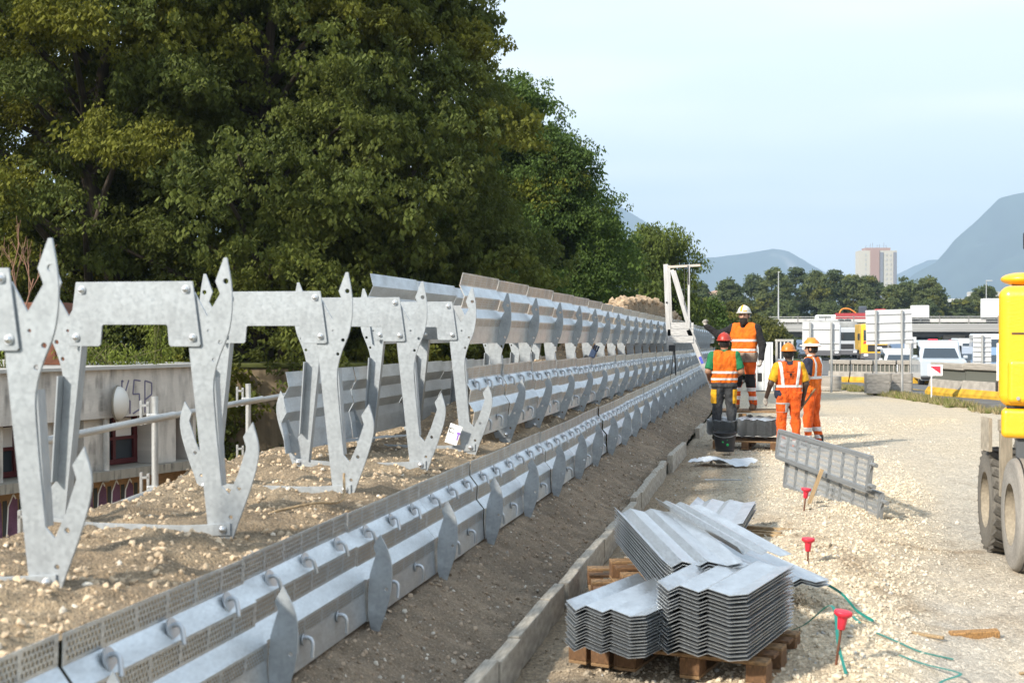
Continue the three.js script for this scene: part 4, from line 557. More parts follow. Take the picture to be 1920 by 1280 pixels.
// ---------- wheeled excavator at the right edge ----------
{
  const e = thing('wheeled_excavator', 'yellow wheeled excavator seen from behind, cut off by the right edge', 'excavator', [3.0, 0, 12]);
  const L = (x, y, D) => [x - 3.0, y, -(D - 12)];
  const clothB = soilBump, dusty = M([0.40, 0.36, 0.29], 0.95, 0, { map: dirtyMap }), tread = M([0.20, 0.19, 0.17], 0.95, 0, { map: dirtyMap, bumpMap: soilBump, bumpScale: 0.01 }), treadPale = M([0.36, 0.35, 0.33], 0.95, 0, { map: dirtyMap });
  const up = new THREE.Group(); up.name = 'upper_structure'; up.position.set(...L(1.62, 0, 10.5)); up.rotation.y = -0.22; e.add(up);   // local: x across, z 0 at the tail
  const yel = P([0.80, 0.40, 0.006], 0.38, { clearcoat: 0.5, clearcoatRoughness: 0.25, bumpMap: clothB, bumpScale: 0.002 });
  const hull = (w, h, d, r, x, y, z, m, n) => part(n, new RoundedBoxGeometry(w, h, d, 6, r), m, up, [x + w / 2, y + h / 2, z - d / 2]);
  hull(2.4, 0.94, 0.62, 0.09, 0.05, 1.41, 0, yel, 'counterweight'); hull(2.3, 0.34, 0.1, 0.04, 0.12, 1.44, 0.035, yel, 'counterweight_foot'); hull(2.4, 0.90, 1.9, 0.12, 0.02, 1.43, -0.6, yel, 'engine_cover'); hull(2.36, 0.235, 2.2, 0.045, 0.07, 1.165, -0.03, yel, 'lower_skirt');
  part('seam', bx(2.3, 0.016, 2.3, 1.26, 1.408, -1.2), black, up);
  for (const [y, h] of [[2.02, 0.13], [1.80, 0.2], [1.56, 0.2]]) part('side_vent', rbx(0.02, h, 0.42, 0.008, 0.02, y, -0.95), greyMetal, up);
  part('reflector', rbx(0.055, 0.13, 0.02, 0.008, 0.36, 1.60, 0.04), M([0.55, 0.53, 0.48], 0.3), up); part('latch', rbx(0.02, 0.08, 0.03, 0.008, 0.03, 1.56, -0.2), black, up); part('tow_eye', cyl(0.09, 0.09, 0.1, 0.6, 1.28, -0.04, 'z', 18), black, up);
  part('mirror', new THREE.SphereGeometry(0.5, 24, 14).scale(0.34, 0.11, 0.3).translate(0.2, 2.42, -0.6), yel, up); part('exhaust', cyl(0.07, 0.06, 0.18, 0.33, 2.42, -0.45), M([0.10, 0.06, 0.04], 0.9), up); part('mirror_bracket', bx(0.16, 0.08, 0.14, 0.2, 2.36, -0.6), M([0.12, 0.08, 0.05], 0.9), up);
  for (const x of [0.42, 1.3]) part('panel_seam', bx(0.012, 0.82, 0.012, x, 1.88, 0.001), black, up); part('panel_seam', bx(2.2, 0.012, 0.012, 1.25, 1.98, 0.001), black, up); for (const x of [0.2, 0.3, 1.2]) part('bolt', cyl(0.014, 0.014, 0.012, x, 1.48, 0.04, 'z', 10), greyMetal, up); part('decal', bx(0.02, 0.3, 0.16, 0.028, 1.75, -0.45), white, up);
  part('boom', beam(V(1.1, 2.3, -2.2), V(1.5, 4.4, -4.2), 0.3, 0.36), yel, up); part('hydraulic_rod', bar(V(0.24, 2.5, -0.8), V(0.52, 3.3, -0.9), 0.032), black, up); part('hydraulic_rod', bar(V(0.31, 2.5, -0.8), V(0.59, 3.3, -0.9), 0.02), M([0.3, 0.3, 0.32], 0.25, 0.9), up); part('hose_clamp', rbx(0.13, 0.15, 0.1, 0.02, 0.26, 2.74, -0.78), black, up); part('bracket_arm', beam(V(0.27, 2.4, -0.75), V(0.33, 2.68, -0.75), 0.07, 0.05), yel, up);
  hull(1.0, 1.7, 1.8, 0.12, 1.3, 2.3, -0.9, glassDark, 'cab'); part('cab_roof', rbx(1.06, 0.1, 1.9, 0.04, 1.8, 4.0, -1.8), yel, up);
  part('chassis', rbx(0.9, 0.42, 4.2, 0.04), dusty, e, L(3.25, 0.85, 13.0)); part('turntable', cyl(0.6, 0.65, 0.2, 0, 0, 0, 'y', 28), greyMetal, e, L(3.1, 1.12, 12.6));
  part('mudguard', bx(0.8, 0.06, 0.5), dusty, e, L(2.4, 1.13, 12.1)); part('side_plate', bx(0.03, 0.3, 0.26), M([0.46, 0.42, 0.35], 0.9, 0, { map: dirtyMap }), e, L(1.86, 1.06, 12.3), [0, 0.12, 0]); part('step', bx(0.12, 0.6, 0.06), M([0.11, 0.12, 0.13], 0.7), e, L(2.12, 0.86, 11.97)); part('bracket', join([bx(0.4, 0.1, 0.1, 0, 0.32, 0), bx(0.1, 0.62, 0.08, -0.14, 0, 0), bx(0.3, 0.06, 0.1, 0, -0.12, 0)]), dusty, e, L(2.12, 0.84, 12.02));
  const lug = (r, w, m) => { const a = []; for (let i = 0; i < 26; i++) for (const s of [-1, 1]) { const t = (i + (s > 0 ? 0.5 : 0)) / 26 * Math.PI * 2, g = new THREE.BoxGeometry(w * 0.5, 0.03, 0.065); g.rotateY(s * 0.5); g.translate(s * w * 0.22, r + 0.005, 0); g.rotateX(t); a.push(g); } return join(a); };
  const wh = (x, D, r, w, m, ribbed) => { const t = part('wheel', wheelGeo(r, w), m, e, L(x, r - 0.04, D)); if (ribbed) for (const q of [-0.07, 0.0, 0.07]) part('tread_groove', new THREE.TorusGeometry(r + 0.002, 0.006, 6, 48).rotateY(Math.PI / 2), black, t, [q, 0, 0]); else { const lg = part('tread_lug', lug(r, w), m, t); lg.userData.kind = 'stuff'; } part('rim', new THREE.LatheGeometry([[0, -0.03], [0.12, -0.03], [0.16, -0.06], [r * 0.5, -0.06], [r * 0.56, -w / 2 + 0.01], [r * 0.56, w / 2]].map(([a, b]) => new THREE.Vector2(a, b)), 24).rotateZ(Math.PI / 2), dusty, t); };
  wh(2.02, 12.55, 0.47, 0.27, tread, false); wh(2.06, 11.5, 0.48, 0.26, treadPale, true); wh(3.9, 12.5, 0.47, 0.27, tread, false); wh(3.9, 15, 0.47, 0.27, tread, false); wh(2.75, 15, 0.47, 0.27, tread, false);
  part('blade', new RoundedBoxGeometry(2.1, 0.55, 0.06, 2, 0.015), dusty, e, L(3.36, 0.24, 11.2));
}

// ---------- trees ----------
function clumpGeo(n, R, ll, lw, seed, droop = 0.5) {
  const r = rng(seed), pos = [], nor = [], uv = [];
  for (let i = 0; i < n; i++) {
    const c = V(r() - 0.5, (r() - 0.5) * 0.8, r() - 0.5).multiplyScalar(2 * R * 0.7), a = r() * 6.283, dir = V(Math.cos(a), -droop + (r() - 0.5) * 0.9, Math.sin(a)).normalize(), side = V(-Math.sin(a), (r() - 0.5) * 0.8, Math.cos(a)).normalize(), L = ll * (0.7 + r() * 0.6), W = lw * (0.7 + r() * 0.6);
    const up = side.clone().cross(dir).normalize(), p0 = c, p1 = c.clone().addScaledVector(dir, L * 0.45).addScaledVector(side, W / 2).addScaledVector(up, -W * 0.18), p2 = c.clone().addScaledVector(dir, L).addScaledVector(up, -L * 0.12), p3 = c.clone().addScaledVector(dir, L * 0.45).addScaledVector(side, -W / 2).addScaledVector(up, -W * 0.18);
    for (const t of [[p0, p1, p2], [p0, p2, p3]]) { const m = t[1].clone().sub(t[0]).cross(t[2].clone().sub(t[0])).normalize(); for (const q of t) { pos.push(q.x, q.y, q.z); nor.push(m.x, m.y, m.z); uv.push(0, 0); } }
  }
  const g = new THREE.BufferGeometry(); g.setAttribute('position', new THREE.Float32BufferAttribute(pos, 3)); g.setAttribute('normal', new THREE.Float32BufferAttribute(nor, 3)); g.setAttribute('uv', new THREE.Float32BufferAttribute(uv, 2)); return g;
}
const leafM = P([1, 1, 1], 0.8, { transmission: 0.5, thickness: 0, side: THREE.DoubleSide, specularIntensity: 0.18 });
const barkM = M([0.10, 0.08, 0.06], 0.95, 0, { map: grainMap });
const clumpNear = [clumpGeo(24, 0.21, 0.12, 0.066, 1, 1.0), clumpGeo(24, 0.21, 0.12, 0.066, 2, 1.0)], clumpFar = [clumpGeo(16, 0.55, 0.36, 0.26, 3, 1.0), clumpGeo(16, 0.55, 0.36, 0.26, 4, 1.0)], clumpAiry = clumpGeo(12, 0.26, 0.17, 0.06, 5, 0.8);
function tree(name, label, { X, D, y = -2.3, h, R, bottom = 0.1, boughs = 70, per = 90, bough = 1.2, clump = clumpNear[0], scale = 1, dark = [0.030, 0.046, 0.012], light = [0.085, 0.105, 0.018], seed = 1, group, shape = 0.55, lean = 0, yellow = 0.25 }) {
  const r = rng(seed * 7919 + 13), t = thing(name, label, 'tree', [X, y, D], 0, group), cb = h * bottom, ch = h - cb, list = [], limbs = [];
  const prof = (k) => Math.pow(Math.sin(Math.PI * clamp(0.12 + 0.86 * k)), shape) * (1 - 0.28 * k);
  for (let i = 0; i < boughs; i++) { const k = Math.pow((i + r()) / boughs, 0.9), a = i * 2.39996 + r() * 0.8, rad = R * prof(k) * (0.45 + 0.62 * Math.sqrt(r())), b = bough * (0.65 + 0.7 * r()); list.push([V(Math.cos(a) * rad + lean * k, cb + k * (ch - b * 0.5), Math.sin(a) * rad), b, r()]); }
  const tr = Math.max(0.06, h * 0.022); let prev = V(0, -0.2, 0); for (let i = 1; i <= 5; i++) { const q = V((r() - 0.5) * 0.05 * h + lean * i / 5, h * 0.85 * i / 5, (r() - 0.5) * 0.05 * h); limbs.push(bar(prev, q, tr * (1.1 - 0.19 * (i - 1)), tr * (1.1 - 0.19 * i), 8)); prev = q; }
  for (const [c, b] of list) if (r() < 0.6) { const s = V(lean * c.y / h, Math.max(0.15 * h, c.y - 0.5 * Math.hypot(c.x, c.z) - 0.3), 0), m = s.clone().lerp(c, 0.5).add(V(0, 0.2, 0)); limbs.push(bar(s, m, tr * 0.35, tr * 0.22, 5), bar(m, c, tr * 0.22, tr * 0.08, 5)); }
  part('trunk', join(limbs), barkM, t);
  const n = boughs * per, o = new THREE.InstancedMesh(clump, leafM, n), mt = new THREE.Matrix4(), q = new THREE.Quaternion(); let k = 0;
  for (const [c, b, tone] of list) {   // every bough carries several tufts of leaves; each bough has a random green; the yellow ones put sunlit patches into the colour
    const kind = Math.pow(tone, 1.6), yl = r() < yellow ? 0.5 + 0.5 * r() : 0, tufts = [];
    for (let i = 0; i < 9; i++) { const a = r() * 6.283, ct = -0.35 + 1.3 * r(), st = Math.sqrt(Math.max(0, 1 - Math.min(1, ct * ct))); tufts.push(V(c.x + Math.cos(a) * st * b * 0.8, c.y + Math.min(1, ct) * b * 0.62, c.z + Math.sin(a) * st * b * 0.8)); }
    for (let i = 0; i < per; i++) {
      const q0 = tufts[i % 9], g = () => (r() + r() + r() - 1.5) * 0.62, s = scale * (0.6 + 0.75 * r() * r() + 0.15), dx = g() * b * 0.75, dz = g() * b * 0.75, dd = Math.hypot(dx, dz);
      q.setFromEuler(new THREE.Euler((r() - 0.5) * 0.8, r() * 6.28, (r() - 0.5) * 0.8)); mt.compose(V(q0.x + dx, q0.y + g() * b * 0.35 - dd * 0.55 - (r() < 0.15 ? r() * b * 0.3 : 0), q0.z + dz), q, V(s, s, s)); o.setMatrixAt(k, mt);
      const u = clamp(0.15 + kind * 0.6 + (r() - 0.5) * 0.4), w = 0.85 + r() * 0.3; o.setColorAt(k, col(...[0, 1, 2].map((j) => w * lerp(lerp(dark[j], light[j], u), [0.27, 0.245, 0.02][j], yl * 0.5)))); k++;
    }
  }
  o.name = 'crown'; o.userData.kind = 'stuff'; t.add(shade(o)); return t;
}
const bigC = { dark: [0.095, 0.122, 0.026], light: [0.165, 0.185, 0.032] };
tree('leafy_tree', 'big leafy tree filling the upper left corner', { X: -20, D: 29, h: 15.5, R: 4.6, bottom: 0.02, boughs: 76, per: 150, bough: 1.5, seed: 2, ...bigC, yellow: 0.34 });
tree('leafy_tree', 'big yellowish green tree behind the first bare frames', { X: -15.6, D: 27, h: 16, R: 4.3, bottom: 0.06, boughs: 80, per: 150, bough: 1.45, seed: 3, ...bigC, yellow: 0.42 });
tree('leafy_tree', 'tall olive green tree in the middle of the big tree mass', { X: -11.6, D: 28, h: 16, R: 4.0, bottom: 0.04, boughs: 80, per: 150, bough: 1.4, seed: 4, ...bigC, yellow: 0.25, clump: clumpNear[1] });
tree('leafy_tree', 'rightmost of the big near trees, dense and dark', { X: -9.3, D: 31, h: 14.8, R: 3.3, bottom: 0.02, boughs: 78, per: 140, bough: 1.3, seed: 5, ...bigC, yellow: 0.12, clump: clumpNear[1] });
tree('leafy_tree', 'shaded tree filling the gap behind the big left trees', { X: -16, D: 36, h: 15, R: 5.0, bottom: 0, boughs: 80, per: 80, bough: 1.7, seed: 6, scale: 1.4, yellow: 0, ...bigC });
const gC = { dark: [0.065, 0.110, 0.022], light: [0.12, 0.18, 0.032] };
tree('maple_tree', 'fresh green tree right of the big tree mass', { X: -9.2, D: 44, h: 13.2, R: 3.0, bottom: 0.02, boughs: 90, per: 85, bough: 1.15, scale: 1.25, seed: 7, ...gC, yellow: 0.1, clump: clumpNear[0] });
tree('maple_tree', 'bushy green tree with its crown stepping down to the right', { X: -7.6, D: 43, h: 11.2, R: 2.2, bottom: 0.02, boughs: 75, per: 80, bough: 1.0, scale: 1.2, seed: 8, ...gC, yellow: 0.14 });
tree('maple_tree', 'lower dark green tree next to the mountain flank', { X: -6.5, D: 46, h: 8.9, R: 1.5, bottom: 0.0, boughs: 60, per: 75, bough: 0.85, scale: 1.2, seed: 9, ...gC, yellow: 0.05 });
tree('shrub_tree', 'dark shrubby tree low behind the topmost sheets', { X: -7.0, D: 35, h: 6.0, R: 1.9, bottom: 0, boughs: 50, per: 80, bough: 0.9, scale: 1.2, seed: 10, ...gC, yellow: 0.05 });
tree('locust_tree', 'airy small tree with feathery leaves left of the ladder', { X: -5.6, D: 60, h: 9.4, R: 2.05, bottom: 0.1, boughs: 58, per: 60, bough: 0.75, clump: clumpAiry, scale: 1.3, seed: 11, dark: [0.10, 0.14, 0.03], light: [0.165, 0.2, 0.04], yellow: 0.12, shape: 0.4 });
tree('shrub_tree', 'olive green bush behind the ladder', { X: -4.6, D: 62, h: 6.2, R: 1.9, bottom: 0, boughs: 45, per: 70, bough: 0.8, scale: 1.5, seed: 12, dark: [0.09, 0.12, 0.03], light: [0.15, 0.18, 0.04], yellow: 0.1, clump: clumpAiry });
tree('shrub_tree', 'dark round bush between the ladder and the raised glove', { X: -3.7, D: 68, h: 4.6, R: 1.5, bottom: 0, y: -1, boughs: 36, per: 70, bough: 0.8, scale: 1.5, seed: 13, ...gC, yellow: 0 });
const r7 = rng(77);
const farRow = [[-17, 190, 11], [-13, 215, 12], [-8.6, 230, 13.2], [-4.4, 245, 14.6], [-0.6, 232, 15.2], [3.2, 250, 16.2], [6.8, 238, 15.2], [10.2, 246, 15.4], [13.6, 240, 14.4], [17.2, 252, 14.6], [20.2, 240, 12.6], [23.2, 246, 13.6], [26.4, 240, 13.8], [29.4, 252, 11.0], [32, 240, 9.8], [34.8, 246, 10.5], [37.6, 250, 12.5], [40.6, 240, 11.0], [44, 248, 13], [-10.5, 205, 9.5], [1.2, 222, 9.5], [8.6, 224, 9], [15.4, 226, 9.5], [24.6, 228, 9.5], [36, 226, 8.5]];
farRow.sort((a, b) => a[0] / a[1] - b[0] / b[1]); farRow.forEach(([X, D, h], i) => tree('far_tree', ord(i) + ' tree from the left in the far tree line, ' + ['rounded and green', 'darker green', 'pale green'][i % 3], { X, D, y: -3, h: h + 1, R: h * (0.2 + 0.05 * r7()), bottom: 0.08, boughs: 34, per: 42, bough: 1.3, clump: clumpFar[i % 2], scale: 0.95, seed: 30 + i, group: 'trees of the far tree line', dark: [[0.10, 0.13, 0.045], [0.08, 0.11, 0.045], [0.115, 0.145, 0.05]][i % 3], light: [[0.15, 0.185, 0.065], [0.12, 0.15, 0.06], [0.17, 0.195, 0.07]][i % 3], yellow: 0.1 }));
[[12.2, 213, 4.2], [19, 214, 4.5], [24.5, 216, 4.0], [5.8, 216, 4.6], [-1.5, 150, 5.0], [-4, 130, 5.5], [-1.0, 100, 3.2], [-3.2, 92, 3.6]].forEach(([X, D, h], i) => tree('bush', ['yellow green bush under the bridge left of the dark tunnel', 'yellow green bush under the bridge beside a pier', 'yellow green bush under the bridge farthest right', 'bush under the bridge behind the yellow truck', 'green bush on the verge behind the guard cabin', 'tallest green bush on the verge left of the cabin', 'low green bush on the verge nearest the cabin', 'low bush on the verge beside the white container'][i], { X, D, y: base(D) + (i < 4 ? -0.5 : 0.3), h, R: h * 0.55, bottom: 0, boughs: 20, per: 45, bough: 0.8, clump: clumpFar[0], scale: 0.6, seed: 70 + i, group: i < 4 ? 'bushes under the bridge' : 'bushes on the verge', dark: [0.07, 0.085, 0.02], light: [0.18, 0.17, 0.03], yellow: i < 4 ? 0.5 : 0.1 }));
// plants on the low roof, dead twigs
function herb(label, [X, y, D], h, n, seed, tall) {
  const r = rng(seed), p = thing('roof_plant', label, 'plant', [X, y, D]), st = []; const o = new THREE.InstancedMesh(clumpAiry, leafM, n), mt = new THREE.Matrix4(), q = new THREE.Quaternion();
  for (let i = 0; i < 7; i++) st.push(bar(V((r() - 0.5) * (tall ? 0.1 : 0.8), 0, (r() - 0.5) * 0.3), V((r() - 0.5) * (tall ? 0.25 : 1.1), h * (0.6 + 0.4 * r()), (r() - 0.5) * 0.4), 0.008, 0.004, 5)); part('stem', join(st), M([0.13, 0.12, 0.05], 0.9), p);
  for (let i = 0; i < n; i++) { const k = r(), w = tall ? (0.42 - 0.36 * k) : 0.75, a = r() * 6.28; q.setFromEuler(new THREE.Euler(0, r() * 6, 0)); const s = 0.3 + r() * 0.25; mt.compose(V(Math.cos(a) * w * r(), k * h * (tall ? 1 : 0.5 + 0.5 * r()), Math.sin(a) * w * 0.5 * r()), q, V(s, s, s)); o.setMatrixAt(i, mt); const b = 0.7 + r() * 0.6; o.setColorAt(i, col(0.17 * b, 0.205 * b, 0.034 * b)); } o.name = 'leaves'; o.userData.kind = 'stuff'; p.add(shade(o));
}
herb('tall fresh green seedling tree growing on the roof of the low building', [-9.98, 1.46, 19.4], 0.98, 130, 3, true); herb('low leafy weeds on the roof edge left of the seedling', [-10.5, 1.46, 18.2], 0.4, 60, 4, false); herb('low weeds on the roof edge nearest the seedling', [-10.15, 1.46, 18.6], 0.35, 40, 5, false); herb('weeds on the roof behind the nearest frame', [-11.3, 1.46, 16.6], 0.42, 50, 6, false);
{
  const r = rng(12), g = []; const grow = (p, d, l, w, k) => { const e = p.clone().addScaledVector(d, l); g.push(bar(p, e, w, w * 0.7, 5)); if (k) for (let i = 0; i < 2 + (k > 2 ? 1 : 0); i++) grow(p.clone().lerp(e, 0.5 + 0.5 * r()), d.clone().add(V((r() - 0.5) * 1.1, r() * 0.3, (r() - 0.5) * 0.8)).normalize(), l * 0.68, w * 0.62, k - 1); };
  grow(V(0, 0, 0), V(0.1, 1, 0).normalize(), 0.95, 0.022, 4); grow(V(-0.3, 0, 0.1), V(-0.2, 1, 0).normalize(), 0.9, 0.02, 4); single('dead_shrub', 'bare reddish brown twigs left of the nearest frame tip', 'shrub', join(g), M([0.22, 0.12, 0.075], 0.9), [-10.75, 1.42, 16.6], [0, 0, 0]);
}

// ---------- people ----------
const sm = (a, b, k) => { const h = clamp(0.5 + 0.5 * (b - a) / k); return lerp(b, a, h) - k * h * (1 - h); };
const capd = (x, y, z, a, b, ra, rb) => { const dx = b[0] - a[0], dy = b[1] - a[1], dz = b[2] - a[2], px = x - a[0], py = y - a[1], pz = z - a[2], t = clamp((px * dx + py * dy + pz * dz) / (dx * dx + dy * dy + dz * dz + 1e-9)); return Math.hypot(px - dx * t, py - dy * t, pz - dz * t) - lerp(ra, rb, t); };
const elld = (x, y, z, c, r) => { const a = (x - c[0]) / r[0], b = (y - c[1]) / r[1], d = (z - c[2]) / r[2], k = Math.hypot(a, b, d); return (k - 1) * Math.min(...r); };
function sdfGeo(fn, lo, hi, n) {
  const mc = new MarchingCubes(n, new THREE.MeshBasicMaterial(), false, false, 90000), half = n / 2, c = lo.map((v, i) => (v + hi[i]) / 2), e = lo.map((v, i) => (hi[i] - v) / 2 * 1.06); mc.isolation = 0;
  for (let k = 0; k < n; k++) for (let j = 0; j < n; j++) for (let i = 0; i < n; i++) mc.field[i + j * n + k * n * n] = -fn(c[0] + (i - half) / half * e[0], c[1] + (j - half) / half * e[1], c[2] + (k - half) / half * e[2]);
  mc.update(); const m = mc.count ?? mc.geometry.drawRange.count, pos = new Float32Array(m * 3); for (let i = 0; i < m; i++) for (let a = 0; a < 3; a++) pos[i * 3 + a] = c[a] + mc.positionArray[i * 3 + a] * e[a];
  let g = new THREE.BufferGeometry(); g.setAttribute('position', new THREE.BufferAttribute(pos, 3)); g = mergeVertices(g, 1e-4); const ix = g.index.array, p = g.attributes.position; // face outwards
  let s = 0; for (let i = 0; i < Math.min(ix.length, 900); i += 3) { const A = V().fromBufferAttribute(p, ix[i]), B = V().fromBufferAttribute(p, ix[i + 1]), C = V().fromBufferAttribute(p, ix[i + 2]), nn = B.clone().sub(A).cross(C.clone().sub(A)).normalize(), h = 0.01; s += Math.sign(fn(A.x + nn.x * h, A.y + nn.y * h, A.z + nn.z * h) - fn(A.x - nn.x * h, A.y - nn.y * h, A.z - nn.z * h)) || 0; }
  if (s < 0) for (let i = 0; i < ix.length; i += 3) { const t = ix[i]; ix[i] = ix[i + 1]; ix[i + 1] = t; }
  g.computeVertexNormals(); g.setAttribute('uv', new THREE.Float32BufferAttribute(new Float32Array(g.attributes.position.count * 2).map((_, i) => i % 2 ? g.attributes.position.getY(i >> 1) * 2 : (g.attributes.position.getX(i >> 1) + g.attributes.position.getZ(i >> 1)) * 2), 2)); return g;
}
const clothBump = tex(512, 512, (u, v) => 0.5 + tile((a, b) => fbm(a * 9, b * 5, 31, 4))(u, v) * 0.9);
const cloth = (c) => M(c, 0.9, 0, { map: dirtyMap, bumpMap: clothBump, bumpScale: 0.035 });
const ORANGE = cloth([0.92, 0.135, 0.006]), VEST = cloth([0.98, 0.20, 0.004]), NAVY = cloth([0.022, 0.028, 0.06]), GREEN = cloth([0.012, 0.22, 0.085]), CHAR = cloth([0.055, 0.06, 0.068]), BLK = cloth([0.012, 0.012, 0.014]), TAUPE = cloth([0.36, 0.28, 0.22]), REFL = M([0.58, 0.58, 0.57], 0.45, 0.1), YEL = cloth([0.85, 0.46, 0.01]), GLOVE = cloth([0.52, 0.5, 0.47]), BOOT = cloth([0.05, 0.045, 0.04]), BOOTTAN = cloth([0.24, 0.16, 0.10]), DUSTBOOT = cloth([0.14, 0.12, 0.1]);
function person(label, [X, y, D], turn, o) {
  const s = o.s ?? 1, w = o.wide ?? 1, t = thing('person', label, 'person', [X, y, D], turn); t.scale.setScalar(s);
  const J = { neck: [0, 1.47, -0.01], head: [0, 1.63, 0.02], shL: [0.19 * w, 1.42, -0.01], shR: [-0.19 * w, 1.42, -0.01], hipL: [0.095, 0.92, 0], hipR: [-0.095, 0.92, 0], kneeL: [0.12, 0.5, 0.02], kneeR: [-0.12, 0.5, 0.02], anL: [0.13, 0.09, -0.02], anR: [-0.13, 0.09, -0.02], ...o.J };
  const yaw = o.headTurn ?? 0, cy = Math.cos(yaw), sy = Math.sin(yaw); const hp = (x, z) => { const a = x - J.head[0], b = z - J.head[2]; return [J.head[0] + a * cy - b * sy, J.head[2] + a * sy + b * cy]; };
  const torso = (x, y2, z, g) => { const zz = z * 1.45, a = capd(x, y2, zz, [-0.07, 0.98, 0], [0.07, 0.98, 0], 0.125 + g, 0.125 + g), b = capd(x, y2, zz, [-0.05, 1.15, 0], [0.05, 1.15, 0], 0.13 + g, 0.13 + g), c = capd(x, y2, zz, [-0.09 * w, 1.34, -0.01], [0.09 * w, 1.34, -0.01], 0.145 + g, 0.145 + g); return sm(sm(a, b, 0.12), c, 0.14) * 0.85; };
  const arm = (x, y2, z, S, g, from = 0) => { const sh = J['sh' + S], el = J['el' + S], wr = J['wr' + S]; const u = capd(x, y2, z, sh, el, 0.062 + g, 0.05 + g); return from === 1 ? u : sm(u, capd(x, y2, z, el, wr, 0.047 + g, 0.033 + g), 0.03); };
  const leg = (x, y2, z, S, g) => sm(capd(x, y2, z, J['hip' + S], J['knee' + S], 0.098 + g, 0.066 + g), capd(x, y2, z, J['knee' + S], J['an' + S], 0.066 + g, 0.05 + g), 0.04);
  const headD = (x, y2, z) => { const [hx, hz] = hp(x, z); let d = elld(hx, y2, hz, [J.head[0], J.head[1] + 0.02, J.head[2]], [0.078, 0.115, 0.098]); d = sm(d, elld(hx, y2, hz, [J.head[0], J.head[1] - 0.055, J.head[2] + 0.03], [0.055, 0.065, 0.062]), 0.03); d = sm(d, capd(hx, y2, hz, [J.head[0], J.head[1] + 0.02, J.head[2] + 0.095], [J.head[0], J.head[1] - 0.02, J.head[2] + 0.113], 0.009, 0.015), 0.02); for (const e of [-1, 1]) d = sm(d, elld(hx, y2, hz, [J.head[0] + e * 0.082, J.head[1], J.head[2] - 0.01], [0.012, 0.03, 0.02]), 0.01); d = sm(d, capd(hx, y2, hz, [J.head[0] - 0.022, J.head[1] - 0.06, J.head[2] + 0.086], [J.head[0] + 0.022, J.head[1] - 0.06, J.head[2] + 0.086], 0.009, 0.009), 0.012); return sm(d, capd(x, y2, z, J.neck, [J.head[0], J.head[1] - 0.06, J.head[2] - 0.01], 0.058, 0.052), 0.03); };
  const skinM = M(o.skin, 0.6);
  const handF = (S) => { const el = V(...J['el' + S]), wr = V(...J['wr' + S]), d = wr.clone().sub(el).normalize(), h = o.hand?.[S] ?? {}, palmN = V(...(h.n ?? [S === 'L' ? -1 : 1, 0, 0])), fw = h.dir ? V(...h.dir).normalize() : d, sd = palmN.clone().cross(fw).normalize(), pc = wr.clone().addScaledVector(fw, 0.05), segs = [];
    const A = (v) => [v.x, v.y, v.z]; segs.push([A(wr), A(wr.clone().addScaledVector(fw, 0.03)), 0.028, 0.032]);
    for (let i = 0; i < 4; i++) { const off = (i - 1.5) * 0.021, L = [0.062, 0.072, 0.068, 0.052][i], b = wr.clone().addScaledVector(fw, 0.088).addScaledVector(sd, off), cu = h.curl ?? 0.5, m = b.clone().addScaledVector(fw, L * 0.55 * (1 - cu * 0.4)).addScaledVector(palmN, L * 0.5 * cu), e = m.clone().addScaledVector(fw, L * 0.5 * (1 - cu * 1.7)).addScaledVector(palmN, L * 0.5 * Math.min(1, cu * 1.3)); segs.push([A(wr.clone().addScaledVector(fw, 0.02).addScaledVector(sd, off * 0.6)), A(b), 0.017, 0.013], [A(b), A(m), 0.0115, 0.0105], [A(m), A(e), 0.0105, 0.009]); }
    const tb = wr.clone().addScaledVector(fw, 0.03).addScaledVector(sd, -0.025), td = h.thumb ? V(...h.thumb).normalize() : fw.clone().multiplyScalar(0.75).addScaledVector(sd, -0.5).addScaledVector(palmN, 0.3).normalize(), tm = tb.clone().addScaledVector(td, 0.04), te = tm.clone().addScaledVector(h.thumb ? td : fw, 0.035); segs.push([A(tb), A(tm), 0.016, 0.013], [A(tm), A(te), 0.0125, 0.0105]);
    const g = h.glove ? 0.004 : 0, f = (x, y2, z) => { let q = 9; for (const [a, b, ra, rb] of segs) q = sm(q, capd(x, y2, z, a, b, ra + g, rb + g), 0.008); return q; }; return [f, pc]; };
  const geos = []; const lo = [-0.8, -0.02, -0.45], hi = [0.8, 1.9, 0.45];
  const bodyF = (x, y2, z) => { let d = torso(x, y2, z, -0.012); for (const S of ['L', 'R']) { d = sm(d, leg(x, y2, z, S, -0.02), 0.05); d = sm(d, arm(x, y2, z, S, -0.002), 0.04); } return sm(d, capd(x, y2, z, J.neck, J.head, 0.055, 0.05), 0.05); };
  geos.push(sdfGeo(bodyF, lo, hi, 96)); geos.push(sdfGeo(headD, [J.head[0] - 0.13, 1.44, J.head[2] - 0.15], [J.head[0] + 0.13, 1.78, J.head[2] + 0.16], 60));
  for (const S of ['L', 'R']) { const [f, c] = handF(S), gl = o.hand?.[S]?.glove, g = sdfGeo(f, [c.x - 0.14, c.y - 0.15, c.z - 0.14], [c.x + 0.14, c.y + 0.15, c.z + 0.14], 72); if (gl) part('glove', g, GLOVE, t); else geos.push(g); }
  part('body', mergeGeometries(geos.map((g) => { g.deleteAttribute('normal'); const q = g.toNonIndexed(); return q; }).map((g) => { const q = mergeVertices(g, 1e-4); q.computeVertexNormals(); return q; })), skinM, t);
  const C = (name, f, m, a = lo, b = hi, n = 96) => part(name, sdfGeo(f, a, b, n), m, t);
  const fold = (x, y2, z, k = 1) => k * (0.011 * N3(x * 9, y2 * 7, z * 9 + s * 20) + 0.007 * N3(x * 20, y2 * 12, z * 20));
